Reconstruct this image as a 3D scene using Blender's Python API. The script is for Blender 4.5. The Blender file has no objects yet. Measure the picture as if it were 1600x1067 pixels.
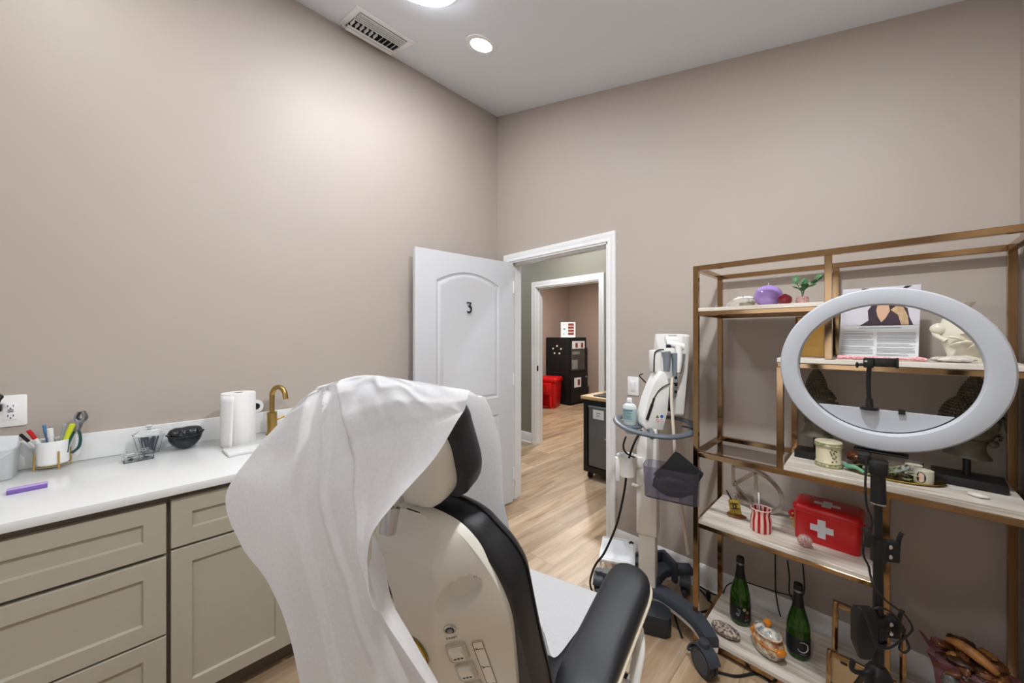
import bpy, bmesh, math, random
from mathutils import Vector, Matrix, noise
from mathutils.bvhtree import BVHTree
random.seed(7)
SC = bpy.context.scene
COL = SC.collection
PI = math.pi
R = math.radians

# ------------------------------------------------------------------ materials
def lin(c):
    return tuple((v / 12.92 if v <= 0.04045 else ((v + 0.055) / 1.055) ** 2.4) for v in c)
def hexc(h):
    h = h.lstrip('#')
    return lin(tuple(int(h[i:i + 2], 16) / 255 for i in (0, 2, 4)))
MATS = {}
def mat(name, col, rough=0.5, metal=0.0, var=0.0, vscale=8.0, bump=0.0, bscale=200.0, trans=0.0, ior=1.45,
        emit=0.0, spec=0.5, coat=0.0, alpha=1.0, stretch=(1, 1, 1), col2=None, sss=0.0):
    if name in MATS:
        return MATS[name]
    m = bpy.data.materials.new(name)
    m.use_nodes = True
    nt = m.node_tree
    b = nt.nodes['Principled BSDF']
    c = hexc(col) if isinstance(col, str) else col
    b.inputs['Base Color'].default_value = (*c, 1)
    b.inputs['Roughness'].default_value = rough
    b.inputs['Metallic'].default_value = metal
    b.inputs['IOR'].default_value = ior
    b.inputs['Transmission Weight'].default_value = trans
    b.inputs['Specular IOR Level'].default_value = spec
    b.inputs['Coat Weight'].default_value = coat
    b.inputs['Alpha'].default_value = alpha
    if emit:
        b.inputs['Emission Color'].default_value = (*c, 1)
        b.inputs['Emission Strength'].default_value = emit
    tc = nt.nodes.new('ShaderNodeTexCoord')
    mp = nt.nodes.new('ShaderNodeMapping')
    mp.inputs['Scale'].default_value = stretch
    nt.links.new(tc.outputs['Object'], mp.inputs['Vector'])
    if var > 0 or col2:
        n = nt.nodes.new('ShaderNodeTexNoise')
        n.inputs['Scale'].default_value = vscale
        n.inputs['Detail'].default_value = 5
        nt.links.new(mp.outputs['Vector'], n.inputs['Vector'])
        r = nt.nodes.new('ShaderNodeValToRGB')
        if col2:
            d = hexc(col2)
            r.color_ramp.elements[0].position = 0.4
            r.color_ramp.elements[1].position = 0.6
            r.color_ramp.elements[0].color = (*c, 1)
            r.color_ramp.elements[1].color = (*d, 1)
        else:
            r.color_ramp.elements[0].position = 0.3
            r.color_ramp.elements[1].position = 0.7
            r.color_ramp.elements[0].color = (*[v * (1 - var) for v in c], 1)
            r.color_ramp.elements[1].color = (*[min(1, v * (1 + var)) for v in c], 1)
        nt.links.new(n.outputs['Fac'], r.inputs['Fac'])
        nt.links.new(r.outputs['Color'], b.inputs['Base Color'])
    if bump > 0:
        n2 = nt.nodes.new('ShaderNodeTexNoise')
        n2.inputs['Scale'].default_value = bscale
        n2.inputs['Detail'].default_value = 3
        nt.links.new(tc.outputs['Object'], n2.inputs['Vector'])
        bp = nt.nodes.new('ShaderNodeBump')
        bp.inputs['Strength'].default_value = bump
        bp.inputs['Distance'].default_value = 0.002
        nt.links.new(n2.outputs['Fac'], bp.inputs['Height'])
        nt.links.new(bp.outputs['Normal'], b.inputs['Normal'])
    MATS[name] = m
    return m

WALL = mat('wall_paint', '#b5aaa0', 0.5, var=0.012, vscale=3, bump=0.08, bscale=140, spec=0.35)
HALLWALL = mat('hall_paint', '#8d8a7d', 0.5, var=0.02, vscale=3, bump=0.08, bscale=140)
FARWALL = mat('far_room_paint', '#ab978b', 0.55, var=0.02, vscale=3, bump=0.08, bscale=140)
CEIL = mat('ceiling_paint', '#e3e8ee', 0.8, bump=0.06, bscale=160)
TRIMW = mat('trim_white', '#eeeeee', 0.35, bump=0.01, bscale=90)
DOORW = mat('door_white', '#d3d4d7', 0.38, bump=0.02, bscale=120)
DARK = mat('vent_shade', '#1a1a1a', 0.9)
CAB = mat('cabinet_paint', '#b0aa99', 0.42, var=0.02, vscale=30, bump=0.03, bscale=300)
CABIN = mat('cabinet_gap_shade', '#6d6357', 0.5, var=0.03, vscale=20)  # shadow in the gaps between fronts, put into a darker carcass colour
QUARTZ = mat('white_quartz', '#e0e1e0', 0.16, var=0.015, vscale=14, spec=0.5)
GOLD = mat('bronze_metal', '#a98a66', 0.13, metal=1.0, var=0.04, vscale=6)
BRUSH = mat('brushed_gold', '#b8975a', 0.3, metal=1.0, bump=0.05, bscale=400)
CHROME = mat('chrome_metal', '#d5d5d5', 0.12, metal=1.0, var=0.02)
STEEL = mat('steel_grey', '#8f9295', 0.3, metal=1.0, var=0.03)
LEATHER = mat('black_vinyl', '#222327', 0.33, var=0.05, vscale=40, bump=0.35, bscale=900, spec=0.5)
SHELL = mat('cream_plastic', '#e6e3d9', 0.28, var=0.01, vscale=10)
SHELLTRIM = mat('cream_trim', '#d9cfb8', 0.4)
BLACKP = mat('black_plastic', '#151515', 0.4, bump=0.05, bscale=500)
NAVY = mat('slate_plastic', '#3b4048', 0.42, bump=0.06, bscale=600)
NAVYD = mat('dark_slate_plastic', '#25282d', 0.5, bump=0.06, bscale=600)
GREYP = mat('grey_plastic', '#7c848c', 0.4, bump=0.03, bscale=500)
GREYDK = mat('tray_grey_plastic', '#5d646c', 0.4, bump=0.03, bscale=500)
WHITEP = mat('white_plastic', '#efeeea', 0.35, var=0.01)
COLW = mat('column_white', '#efece6', 0.35, var=0.01)
RINGW = mat('diffuser_white', '#b6bac0', 0.42, var=0.005)
RUBBER = mat('black_rubber', '#0f0f10', 0.6, var=0.05)
GLASS = mat('clear_glass', '#ffffff', 0.03, trans=1.0, ior=1.45, var=0.001)
ACRYL = mat('clear_acrylic', '#fbfdfd', 0.04, trans=0.97, ior=1.15, var=0.001)
FROST = mat('frosted_plastic', '#eef2f2', 0.25, trans=0.6, ior=1.2, var=0.001)
LEAF = mat('leaf_green', '#4c7a4c', 0.45, var=0.3, vscale=30)
INK = mat('black_ink', '#222222', 0.6)
INKG = mat('grey_ink', '#8d9198', 0.7)
PAPERW = mat('print_paper', '#eceff2', 0.6, var=0.01)
RED = mat('red_enamel', '#c80d14', 0.3, var=0.03, vscale=6, coat=0.2)
REDP = mat('red_plastic', '#cf1218', 0.4, var=0.03, vscale=6)
REDD = mat('dark_red_plastic', '#8d1a12', 0.45, var=0.05, vscale=6)

def paper_mat():
    m = bpy.data.materials.new('exam_paper')
    m.use_nodes = True
    nt = m.node_tree
    nt.nodes.clear()
    out = nt.nodes.new('ShaderNodeOutputMaterial')
    d = nt.nodes.new('ShaderNodeBsdfDiffuse')
    t = nt.nodes.new('ShaderNodeBsdfTranslucent')
    mx = nt.nodes.new('ShaderNodeMixShader')
    n = nt.nodes.new('ShaderNodeTexNoise')
    n.inputs['Scale'].default_value = 160
    n.inputs['Detail'].default_value = 6
    tc = nt.nodes.new('ShaderNodeTexCoord')
    r = nt.nodes.new('ShaderNodeValToRGB')
    r.color_ramp.elements[0].position = 0.3
    r.color_ramp.elements[1].position = 0.75
    r.color_ramp.elements[0].color = (*lin((0.905, 0.905, 0.912)), 1)
    r.color_ramp.elements[1].color = (*lin((0.935, 0.935, 0.94)), 1)
    n2 = nt.nodes.new('ShaderNodeTexNoise')
    n2.inputs['Scale'].default_value = 14
    n2.inputs['Detail'].default_value = 4
    bp = nt.nodes.new('ShaderNodeBump')
    bp.inputs['Strength'].default_value = 0.25
    bp.inputs['Distance'].default_value = 0.01
    mx.inputs[0].default_value = 0.40
    L = nt.links.new
    L(tc.outputs['Object'], n.inputs['Vector']); L(tc.outputs['Object'], n2.inputs['Vector'])
    L(n.outputs['Fac'], r.inputs['Fac']); L(r.outputs['Color'], d.inputs['Color']); L(r.outputs['Color'], t.inputs['Color'])
    L(n2.outputs['Fac'], bp.inputs['Height']); L(bp.outputs['Normal'], d.inputs['Normal'])
    L(d.outputs[0], mx.inputs[1]); L(t.outputs[0], mx.inputs[2]); L(mx.outputs[0], out.inputs[0])
    return m
EXPAPER = paper_mat()

def plank_mat():
    m = bpy.data.materials.new('oak_planks')
    m.use_nodes = True
    nt = m.node_tree
    b = nt.nodes['Principled BSDF']
    L = nt.links.new
    N = nt.nodes.new
    tc = N('ShaderNodeTexCoord')
    sx = N('ShaderNodeSeparateXYZ'); cx = N('ShaderNodeCombineXYZ')
    L(tc.outputs['Object'], sx.inputs[0]); L(sx.outputs['Y'], cx.inputs['X']); L(sx.outputs['X'], cx.inputs['Y'])
    br = N('ShaderNodeTexBrick')
    br.inputs['Scale'].default_value = 1.0
    br.inputs['Brick Width'].default_value = 1.2
    br.inputs['Row Height'].default_value = 0.2
    br.inputs['Mortar Size'].default_value = 0.0016
    br.inputs['Mortar Smooth'].default_value = 0.2
    br.offset = 0.37
    br.inputs['Color1'].default_value = (0, 0, 0, 1)
    br.inputs['Color2'].default_value = (1, 1, 1, 1)
    br.inputs['Mortar'].default_value = (0.5, 0.5, 0.5, 1)
    L(cx.outputs[0], br.inputs['Vector'])
    # per-plank offset of the grain
    ad = N('ShaderNodeVectorMath'); ad.operation = 'MULTIPLY_ADD'
    L(br.outputs['Color'], ad.inputs[0]); ad.inputs[1].default_value = (7, 13, 5); L(cx.outputs[0], ad.inputs[2])
    mp = N('ShaderNodeMapping'); mp.inputs['Scale'].default_value = (1.1, 11, 11)
    L(ad.outputs[0], mp.inputs['Vector'])
    n1 = N('ShaderNodeTexNoise'); n1.inputs['Scale'].default_value = 1.3; n1.inputs['Detail'].default_value = 8; n1.inputs['Distortion'].default_value = 0.7
    L(mp.outputs[0], n1.inputs['Vector'])
    mp2 = N('ShaderNodeMapping'); mp2.inputs['Scale'].default_value = (3, 70, 70)
    L(ad.outputs[0], mp2.inputs['Vector'])
    n2 = N('ShaderNodeTexNoise'); n2.inputs['Scale'].default_value = 2; n2.inputs['Detail'].default_value = 4
    L(mp2.outputs[0], n2.inputs['Vector'])
    r = N('ShaderNodeValToRGB')
    e = r.color_ramp.elements
    e[0].position = 0.27; e[0].color = (*hexc('#8f7658'), 1)
    e[1].position = 0.78; e[1].color = (*hexc('#d2c0a8'), 1)
    x = e.new(0.42); x.color = (*hexc('#b2987b'), 1)
    x = e.new(0.56); x.color = (*hexc('#c4ad92'), 1)
    L(n1.outputs['Fac'], r.inputs['Fac'])
    # plank tint
    hs = N('ShaderNodeMix'); hs.data_type = 'RGBA'; hs.blend_type = 'MULTIPLY'; hs.inputs['Factor'].default_value = 1.0
    rt = N('ShaderNodeValToRGB')
    rt.color_ramp.elements[0].color = (0.72, 0.68, 0.64, 1)
    rt.color_ramp.elements[1].color = (1.08, 1.05, 1.0, 1)
    L(br.outputs['Color'], rt.inputs['Fac'])
    L(r.outputs['Color'], hs.inputs['A']); L(rt.outputs['Color'], hs.inputs['B'])
    g = N('ShaderNodeMix'); g.data_type = 'RGBA'; g.blend_type = 'MULTIPLY'; g.inputs['Factor'].default_value = 0.35
    rg = N('ShaderNodeValToRGB'); rg.color_ramp.elements[0].position = 0.3; rg.color_ramp.elements[1].position = 0.65
    rg.color_ramp.elements[0].color = (0.55, 0.5, 0.45, 1)
    L(n2.outputs['Fac'], rg.inputs['Fac']); L(hs.outputs['Result'], g.inputs['A']); L(rg.outputs['Color'], g.inputs['B'])
    # knots
    mp3 = N('ShaderNodeMapping'); mp3.inputs['Scale'].default_value = (1.3, 3.4, 1)
    L(ad.outputs[0], mp3.inputs['Vector'])
    v = N('ShaderNodeTexVoronoi'); v.inputs['Scale'].default_value = 1.0
    L(mp3.outputs[0], v.inputs['Vector'])
    rk = N('ShaderNodeValToRGB'); rk.color_ramp.elements[0].position = 0.035; rk.color_ramp.elements[1].position = 0.09
    rk.color_ramp.elements[0].color = (0.22, 0.15, 0.1, 1)
    L(v.outputs['Distance'], rk.inputs['Fac'])
    k = N('ShaderNodeMix'); k.data_type = 'RGBA'; k.blend_type = 'MULTIPLY'; k.inputs['Factor'].default_value = 0.8
    L(g.outputs['Result'], k.inputs['A']); L(rk.outputs['Color'], k.inputs['B'])
    mo = N('ShaderNodeMix'); mo.data_type = 'RGBA'
    L(br.outputs['Fac'], mo.inputs['Factor']); L(k.outputs['Result'], mo.inputs['A'])
    mo.inputs['B'].default_value = (*hexc('#8d755b'), 1)
    L(mo.outputs['Result'], b.inputs['Base Color'])
    b.inputs['Roughness'].default_value = 0.38
    bp = N('ShaderNodeBump'); bp.inputs['Strength'].default_value = 0.15; bp.inputs['Distance'].default_value = 0.002
    L(n2.outputs['Fac'], bp.inputs['Height']); L(bp.outputs['Normal'], b.inputs['Normal'])
    return m
PLANK = plank_mat()

def board_mat():
    m = bpy.data.materials.new('whitewashed_board')
    m.use_nodes = True
    nt = m.node_tree; b = nt.nodes['Principled BSDF']; L = nt.links.new; N = nt.nodes.new
    tc = N('ShaderNodeTexCoord'); mp = N('ShaderNodeMapping'); mp.inputs['Scale'].default_value = (2.2, 28, 28)
    L(tc.outputs['Object'], mp.inputs['Vector'])
    n = N('ShaderNodeTexNoise'); n.inputs['Scale'].default_value = 1.5; n.inputs['Detail'].default_value = 6; n.inputs['Distortion'].default_value = 0.5
    L(mp.outputs[0], n.inputs['Vector'])
    r = N('ShaderNodeValToRGB'); e = r.color_ramp.elements
    e[0].position = 0.3; e[0].color = (*hexc('#b3a999'), 1)
    e[1].position = 0.62; e[1].color = (*hexc('#e6dfd5'), 1)
    x = e.new(0.45); x.color = (*hexc('#d2c8ba'), 1)
    L(n.outputs['Fac'], r.inputs['Fac']); L(r.outputs['Color'], b.inputs['Base Color'])
    b.inputs['Roughness'].default_value = 0.4
    return m
BOARD = board_mat()

def stripes_mat():
    # painted vertical red and pink stripes of the small vase, by angle around its own axis
    m = bpy.data.materials.new('striped_ceramic')
    m.use_nodes = True
    nt = m.node_tree; b = nt.nodes['Principled BSDF']; L = nt.links.new; N = nt.nodes.new
    tc = N('ShaderNodeTexCoord'); s = N('ShaderNodeSeparateXYZ'); L(tc.outputs['Object'], s.inputs[0])
    at = N('ShaderNodeMath'); at.operation = 'ARCTAN2'; L(s.outputs['Y'], at.inputs[0]); L(s.outputs['X'], at.inputs[1])
    mu = N('ShaderNodeMath'); mu.operation = 'MULTIPLY'; mu.inputs[1].default_value = 11; L(at.outputs[0], mu.inputs[0])
    sn = N('ShaderNodeMath'); sn.operation = 'SINE'; L(mu.outputs[0], sn.inputs[0])
    r = N('ShaderNodeValToRGB'); r.color_ramp.elements[0].position = 0.47; r.color_ramp.elements[1].position = 0.53
    r.color_ramp.elements[0].color = (*hexc('#f1c3ba'), 1); r.color_ramp.elements[1].color = (*hexc('#a3191d'), 1)
    ma = N('ShaderNodeMath'); ma.operation = 'MULTIPLY_ADD'; ma.inputs[1].default_value = 0.5; ma.inputs[2].default_value = 0.5
    L(sn.outputs[0], ma.inputs[0]); L(ma.outputs[0], r.inputs['Fac']); L(r.outputs['Color'], b.inputs['Base Color'])
    b.inputs['Roughness'].default_value = 0.25
    return m
STRIPE = stripes_mat()

# ------------------------------------------------------------------ mesh builder
def frame(p, x, z):
    z = Vector(z).normalized(); x = Vector(x); x = (x - z * x.dot(z)).normalized(); y = z.cross(x)
    M = Matrix.Identity(4)
    for i in range(3):
        M[i][0] = x[i]; M[i][1] = y[i]; M[i][2] = z[i]; M[i][3] = p[i]
    return M
def TR(x=0, y=0, z=0, rz=0, rx=0, ry=0, s=1):
    return Matrix.Translation((x, y, z)) @ Matrix.Rotation(rz, 4, 'Z') @ Matrix.Rotation(ry, 4, 'Y') @ Matrix.Rotation(rx, 4, 'X') @ Matrix.Scale(s, 4)
def spline(P, k=8, closed=False):
    P = [Vector(p) for p in P]; n = len(P); out = []
    segs = n if closed else n - 1
    for i in range(segs):
        if closed:
            a, b, c, d = P[(i - 1) % n], P[i], P[(i + 1) % n], P[(i + 2) % n]
        else:
            a, b, c, d = P[max(i - 1, 0)], P[i], P[i + 1], P[min(i + 2, n - 1)]
        for j in range(k):
            t = j / k
            out.append(0.5 * ((2 * b) + (c - a) * t + (2 * a - 5 * b + 4 * c - d) * t * t + (3 * b - a - 3 * c + d) * t ** 3))
    if not closed: out.append(P[-1])
    return out

class MB:
    def __init__(s, M=None):
        s.bm = bmesh.new(); s.M = M or Matrix.Identity(4); s.mi = 0
    def _v(s, p, M=None):
        p = Vector(p)
        if M is not None: p = M @ p
        return s.bm.verts.new(s.M @ p)
    def _f(s, vs):
        try:
            f = s.bm.faces.new(vs); f.material_index = s.mi; return f
        except ValueError:
            return None
    def box(s, lo, hi, bev=0.0, M=None, seg=2):
        x0, y0, z0 = lo; x1, y1, z1 = hi
        P = [(x0, y0, z0), (x1, y0, z0), (x1, y1, z0), (x0, y1, z0), (x0, y0, z1), (x1, y0, z1), (x1, y1, z1), (x0, y1, z1)]
        v = [s._v(p, M) for p in P]
        fs = [s._f([v[i] for i in q]) for q in ((3, 2, 1, 0), (4, 5, 6, 7), (0, 1, 5, 4), (1, 2, 6, 5), (2, 3, 7, 6), (3, 0, 4, 7))]
        if bev > 0:
            ed = set()
            for f in fs: ed.update(f.edges)
            r = bmesh.ops.bevel(s.bm, geom=list(ed), offset=bev, segments=seg, profile=0.5, affect='EDGES', clamp_overlap=True)
            for f in r['faces']: f.material_index = s.mi
        return s
    def loft(s, rings, cap0=True, cap1=True, closed=True, M=None):
        V = [[s._v(p, M) for p in r] for r in rings]
        n = len(V[0])
        for a, b in zip(V, V[1:]):
            for i in range(n if closed else n - 1):
                j = (i + 1) % n
                s._f([a[i], a[j], b[j], b[i]])
        if cap0: s._f(V[0][::-1])
        if cap1: s._f(V[-1])
        return s
    def cyl(s, p0, p1, r0, r1=None, n=24, M=None):
        r1 = r0 if r1 is None else r1
        p0, p1 = Vector(p0), Vector(p1); d = (p1 - p0)
        F = frame((0, 0, 0), (1, 0, 0) if abs(d.normalized().x) < 0.9 else (0, 1, 0), d)
        X = Vector((F[0][0], F[1][0], F[2][0])); Y = Vector((F[0][1], F[1][1], F[2][1]))
        ring = lambda p, r: [p + X * (r * math.cos(2 * PI * i / n)) + Y * (r * math.sin(2 * PI * i / n)) for i in range(n)]
        return s.loft([ring(p0, r0), ring(p1, r1)], M=M)
    def lathe(s, prof, c=(0, 0, 0), n=32, sx=1, sy=1, M=None, a0=0.0, wob=None):
        rings = []
        for k, (r, z) in enumerate(prof):
            ring = []
            for i in range(n):
                a = a0 + 2 * PI * i / n
                rr = max(r, 1e-4) * (wob(a, z) if wob else 1)
                ring.append((c[0] + rr * math.cos(a) * sx, c[1] + rr * math.sin(a) * sy, c[2] + z))
            rings.append(ring)
        return s.loft(rings, M=M)
    def tube(s, pts, r, n=8, closed=False, k=6, smooth=True, M=None, sy=1.0):
        P = spline(pts, k, closed) if smooth else [Vector(p) for p in pts]
        m = len(P); rings = []; up = None
        for i, p in enumerate(P):
            t = (P[(i + 1) % m] - P[i - 1]) if closed else (P[min(i + 1, m - 1)] - P[max(i - 1, 0)])
            if t.length < 1e-9: t = Vector((0, 0, 1))
            t.normalize()
            if up is None:
                up = Vector((0, 0, 1)) if abs(t.z) < 0.9 else Vector((1, 0, 0))
            x = up - t * up.dot(t)
            if x.length < 1e-6: x = t.orthogonal()
            x.normalize(); y = t.cross(x); up = x
            rr = r(i / (m - 1)) if callable(r) else r
            rings.append([p + x * (rr * sy * math.cos(2 * PI * j / n)) + y * (rr * math.sin(2 * PI * j / n)) for j in range(n)])
        if closed:
            V = [[s._v(q, M) for q in g] for g in rings]
            for i in range(m):
                a, b = V[i], V[(i + 1) % m]
                for j in range(n):
                    l = (j + 1) % n
                    s._f([a[j], a[l], b[l], b[j]])
            return s
        return s.loft(rings, M=M)
    def prism(s, poly, d0, d1, M=None, bev=0.0):
        n = len(poly)
        a = [s._v((p[0], p[1], d0), M) for p in poly]; b = [s._v((p[0], p[1], d1), M) for p in poly]
        fs = [s._f([a[i], a[(i + 1) % n], b[(i + 1) % n], b[i]]) for i in range(n)]
        fs += [s._f(a[::-1]), s._f(b)]
        if bev > 0:
            ed = set()
            for f in fs:
                if f: ed.update(f.edges)
            bmesh.ops.bevel(s.bm, geom=list(ed), offset=bev, segments=2, profile=0.5, affect='EDGES', clamp_overlap=True)
        return s
    def ell(s, c, r, u=24, v=14, M=None, fn=None):
        if not hasattr(r, '__len__'): r = (r, r, r)
        rings = []
        for i in range(v + 1):
            t = -PI / 2 + PI * i / v
            t = max(-PI / 2 + 0.02, min(PI / 2 - 0.02, t))
            ring = []
            for j in range(u):
                a = 2 * PI * j / u
                d = Vector((math.cos(t) * math.cos(a), math.cos(t) * math.sin(a), math.sin(t)))
                k = fn(d) if fn else 1.0
                ring.append((c[0] + r[0] * d.x * k, c[1] + r[1] * d.y * k, c[2] + r[2] * d.z * k))
            rings.append(ring)
        return s.loft(rings, M=M)
    def grid(s, rows, M=None, wrap=False):
        V = [[s._v(p, M) for p in r] for r in rows]
        for a, b in zip(V, V[1:]):
            n = len(a)
            for i in range(n if wrap else n - 1):
                j = (i + 1) % n
                s._f([a[i], a[j], b[j], b[i]])
        return s
    def build(s, name, m, parent=None, smooth=35, local=False, solid=0.0):
        bmesh.ops.recalc_face_normals(s.bm, faces=s.bm.faces[:])
        me = bpy.data.meshes.new(name)
        if parent is not None and not local:
            s.bm.transform(PW(parent).inverted())
        s.bm.to_mesh(me); s.bm.free()
        for mm in (m if isinstance(m, (list, tuple)) else [m]): me.materials.append(mm)
        if smooth:
            for p in me.polygons: p.use_smooth = True
            me.set_sharp_from_angle(angle=R(smooth))
        o = bpy.data.objects.new(name, me)
        COL.objects.link(o)
        if parent is not None: o.parent = parent
        if solid:
            md = o.modifiers.new('thickness', 'SOLIDIFY'); md.thickness = solid; md.offset = 0
        return o
def PW(o):
    M = Matrix.LocRotScale(o.location, o.rotation_euler, o.scale)
    return PW(o.parent) @ M if o.parent else M
def tag(o, label=None, cat=None, group=None, kind=None):
    if label: o['label'] = label
    if cat: o['category'] = cat
    if group: o['group'] = group
    if kind: o['kind'] = kind
    return o
def thing(name, label, cat, loc=(0, 0, 0), rz=0.0, group=None):
    o = bpy.data.objects.new(name, None); o.empty_display_size = 0.05
    o.location = loc; o.rotation_euler = (0, 0, rz)
    COL.objects.link(o)
    return tag(o, label, cat, group)
def struct(o, label=None):
    o['kind'] = 'structure'
    if label: o['label'] = label
    return o
def text_obj(name, s, size, depth, M, m, parent, sx=1.0):
    cu = bpy.data.curves.new(name, 'FONT'); cu.body = s; cu.size = size; cu.extrude = depth
    cu.align_x = 'CENTER'; cu.align_y = 'CENTER'
    t = bpy.data.objects.new(name + '_tmp', cu); COL.objects.link(t)
    dg = bpy.context.evaluated_depsgraph_get()
    me = bpy.data.meshes.new_from_object(t.evaluated_get(dg))
    bpy.data.objects.remove(t); bpy.data.curves.remove(cu)
    me.name = name
    me.transform(Matrix.Diagonal((sx, 1, 1, 1)))
    me.transform(PW(parent).inverted() @ M)
    me.materials.clear(); me.materials.append(m)
    o = bpy.data.objects.new(name, me); COL.objects.link(o); o.parent = parent
    return o
def dup(root, loc, rz=None, label=None, group=None):
    r = root.copy(); COL.objects.link(r); r.location = loc
    if rz is not None: r.rotation_euler = (0, 0, rz)
    if label: r['label'] = label
    if group: r['group'] = group
    for ch in list(root.children):
        c = ch.copy(); COL.objects.link(c); c.parent = r
        for g in list(ch.children):
            d = g.copy(); COL.objects.link(d); d.parent = c
    return r
def rrect(w, h, r, k=5, cx=0, cy=0):
    P = []
    for (sx, sy, a0) in ((1, 1, 0), (-1, 1, 90), (-1, -1, 180), (1, -1, 270)):
        for i in range(k + 1):
            a = R(a0 + 90 * i / k)
            P.append((cx + sx * (w / 2 - r) + r * math.cos(a), cy + sy * (h / 2 - r) + r * math.sin(a)))
    return P

# ------------------------------------------------------------------ room shell
SL = -0.2595
ZC = 3.375
def zc(x): return ZC + SL * x
XZ = lambda y: Matrix(((1, 0, 0, 0), (0, 0, 1, 0), (0, 1, 0, 0), (0, 0, 0, 1)))   # poly (x,z), depth -> y
YZ = Matrix(((0, 0, 1, 0), (1, 0, 0, 0), (0, 1, 0, 0), (0, 0, 0, 1)))              # poly (y,z), depth -> x
struct(MB().box((-3.2, -3.75, -0.12), (3.6, 5.0, 0.0)).build('floor', PLANK, smooth=0))
m = MB().prism([(0, 0), (0.150, 0), (0.150, 2.06), (1.115, 2.06), (1.115, 0), (2.757, 0), (2.757, zc(2.757)), (0, zc(0))], 0.0, 0.13, M=XZ(0))
struct(m.build('wall_back', WALL, smooth=0))
struct(MB().box((-0.13, -3.6, 0), (0.0, 0.13, 3.40)).build('wall_left', WALL, smooth=0))
struct(MB().box((2.757, -3.6, 0), (2.89, 0.13, 2.66)).build('wall_right', WALL, smooth=0))
WX0, WX1, WZ0, WZ1 = 1.25, 2.45, 0.75, 2.10  # opening cut for the added fill window
m = MB().prism([(-0.13, 0), (2.89, 0), (2.89, zc(2.89)), (WX1, zc(WX1)), (WX1, WZ0), (WX0, WZ0), (WX0, zc(WX0)), (-0.13, zc(-0.13))], -3.73, -3.6, M=XZ(0))
m.prism([(WX0, WZ1), (WX1, WZ1), (WX1, zc(WX1)), (WX0, zc(WX0))], -3.73, -3.6, M=XZ(0))
struct(m.build('wall_front', WALL, smooth=0))
w1 = thing('fill_window_1', None, None, (1.85, -3.66, WZ0)); w1['kind'] = 'structure'  # unseen window, added so daylight lifts the shaded chair back
m = MB()
for lo, hi in (((WX0, -3.70, WZ0), (WX0 + 0.05, -3.62, WZ1)), ((WX1 - 0.05, -3.70, WZ0), (WX1, -3.62, WZ1)), ((WX0 + 0.05, -3.70, WZ0), (WX1 - 0.05, -3.62, WZ0 + 0.05)), ((WX0 + 0.05, -3.70, WZ1 - 0.05), (WX1 - 0.05, -3.62, WZ1)), ((WX0 + 0.05, -3.69, 1.40), (WX1 - 0.05, -3.63, 1.44))): m.box(lo, hi)
m.build('frame', TRIMW, w1)
PANE = mat('fill_window_pane', '#f4f8fb', 0.02, alpha=0.12, var=0.001)
MB().box((WX0 + 0.05, -3.665, WZ0 + 0.05), (WX1 - 0.05, -3.661, 1.40)).build('pane', PANE, w1, smooth=0)
MB().box((WX0 + 0.05, -3.665, 1.44), (WX1 - 0.05, -3.661, WZ1 - 0.05)).build('pane', PANE, w1, smooth=0)
MB().box((WX0 - 0.05, -3.62, WZ0 - 0.03), (WX1 + 0.05, -3.56, WZ0 - 0.0005), bev=0.004).build('sill', TRIMW, w1)
struct(MB().prism([(-0.13, zc(-0.13)), (2.89, zc(2.89)), (2.89, zc(2.89) + 0.1), (-0.13, zc(-0.13) + 0.1)], -3.73, 0.13, M=XZ(0)).build('ceiling', CEIL, smooth=0))

def base_prof(h):   # baseboard profile (out, z)
    return [(0, 0), (0.022, 0), (0.022, 0.012), (0.014, 0.02), (0.014, h - 0.02), (0.010, h - 0.008), (0.006, h), (0, h)]
m = MB()
def base_run(m, x0, x1, y, sgn, h=0.135):
    P = base_prof(h)
    m.loft([[(x0, y + sgn * o, z) for o, z in P], [(x1, y + sgn * o, z) for o, z in P]])
def base_run_y(m, y0, y1, x, sgn, h=0.135):
    P = base_prof(h)
    m.loft([[(x + sgn * o, y0, z) for o, z in P], [(x + sgn * o, y1, z) for o, z in P]])
base_run(m, 1.172, 2.757, 0.0, -1)
struct(m.build('baseboard_back', TRIMW, smooth=30))
m = MB(); base_run_y(m, -1.09, 0.0, 0.0, 1); struct(m.build('baseboard_left', TRIMW, smooth=30))
m = MB(); base_run_y(m, -3.6, -0.02, 2.757, -1); struct(m.build('baseboard_right', TRIMW, smooth=30))

def casing(m, x0, x1, z1, y, sgn, w=0.062):
    """colonial casing around an opening x0..x1, 0..z1, on plane y, projecting sgn"""
    prof = [(0.0, 0.0), (0.0, 0.010), (0.012, 0.012), (0.018, 0.009), (0.034, 0.013), (0.044, 0.018), (w - 0.004, 0.018), (w, 0.012), (w, 0.0)]
    path = [(x0, 0.0, -1, 0), (x0, z1, -1, 1), (x1, z1, 1, 1), (x1, 0.0, 1, 0)]
    rings = []
    for (px, pz, dx, dz) in path:
        rings.append([(px + dx * o, y + sgn * h, pz + dz * o) for o, h in prof])
    m.loft(rings)
def jamb(m, x0, x1, z1, y0, y1, t=0.018, stop=None):
    m.box((x0, y0, 0), (x0 + t, y1, z1)); m.box((x1 - t, y0, 0), (x1, y1, z1)); m.box((x0, y0, z1 - t), (x1, y1, z1))
    if stop is not None:
        a, b = stop
        m.box((x0 + t, a, 0), (x0 + t + 0.011, b, z1 - t)); m.box((x1 - t - 0.011, a, 0), (x1 - t, b, z1 - t)); m.box((x0 + t, a, z1 - t - 0.011), (x1 - t, b, z1 - t))
m = MB()
casing(m, 0.158, 1.110, 2.055, 0.0, -1); casing(m, 0.158, 1.110, 2.055, 0.13, 1)
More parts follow.
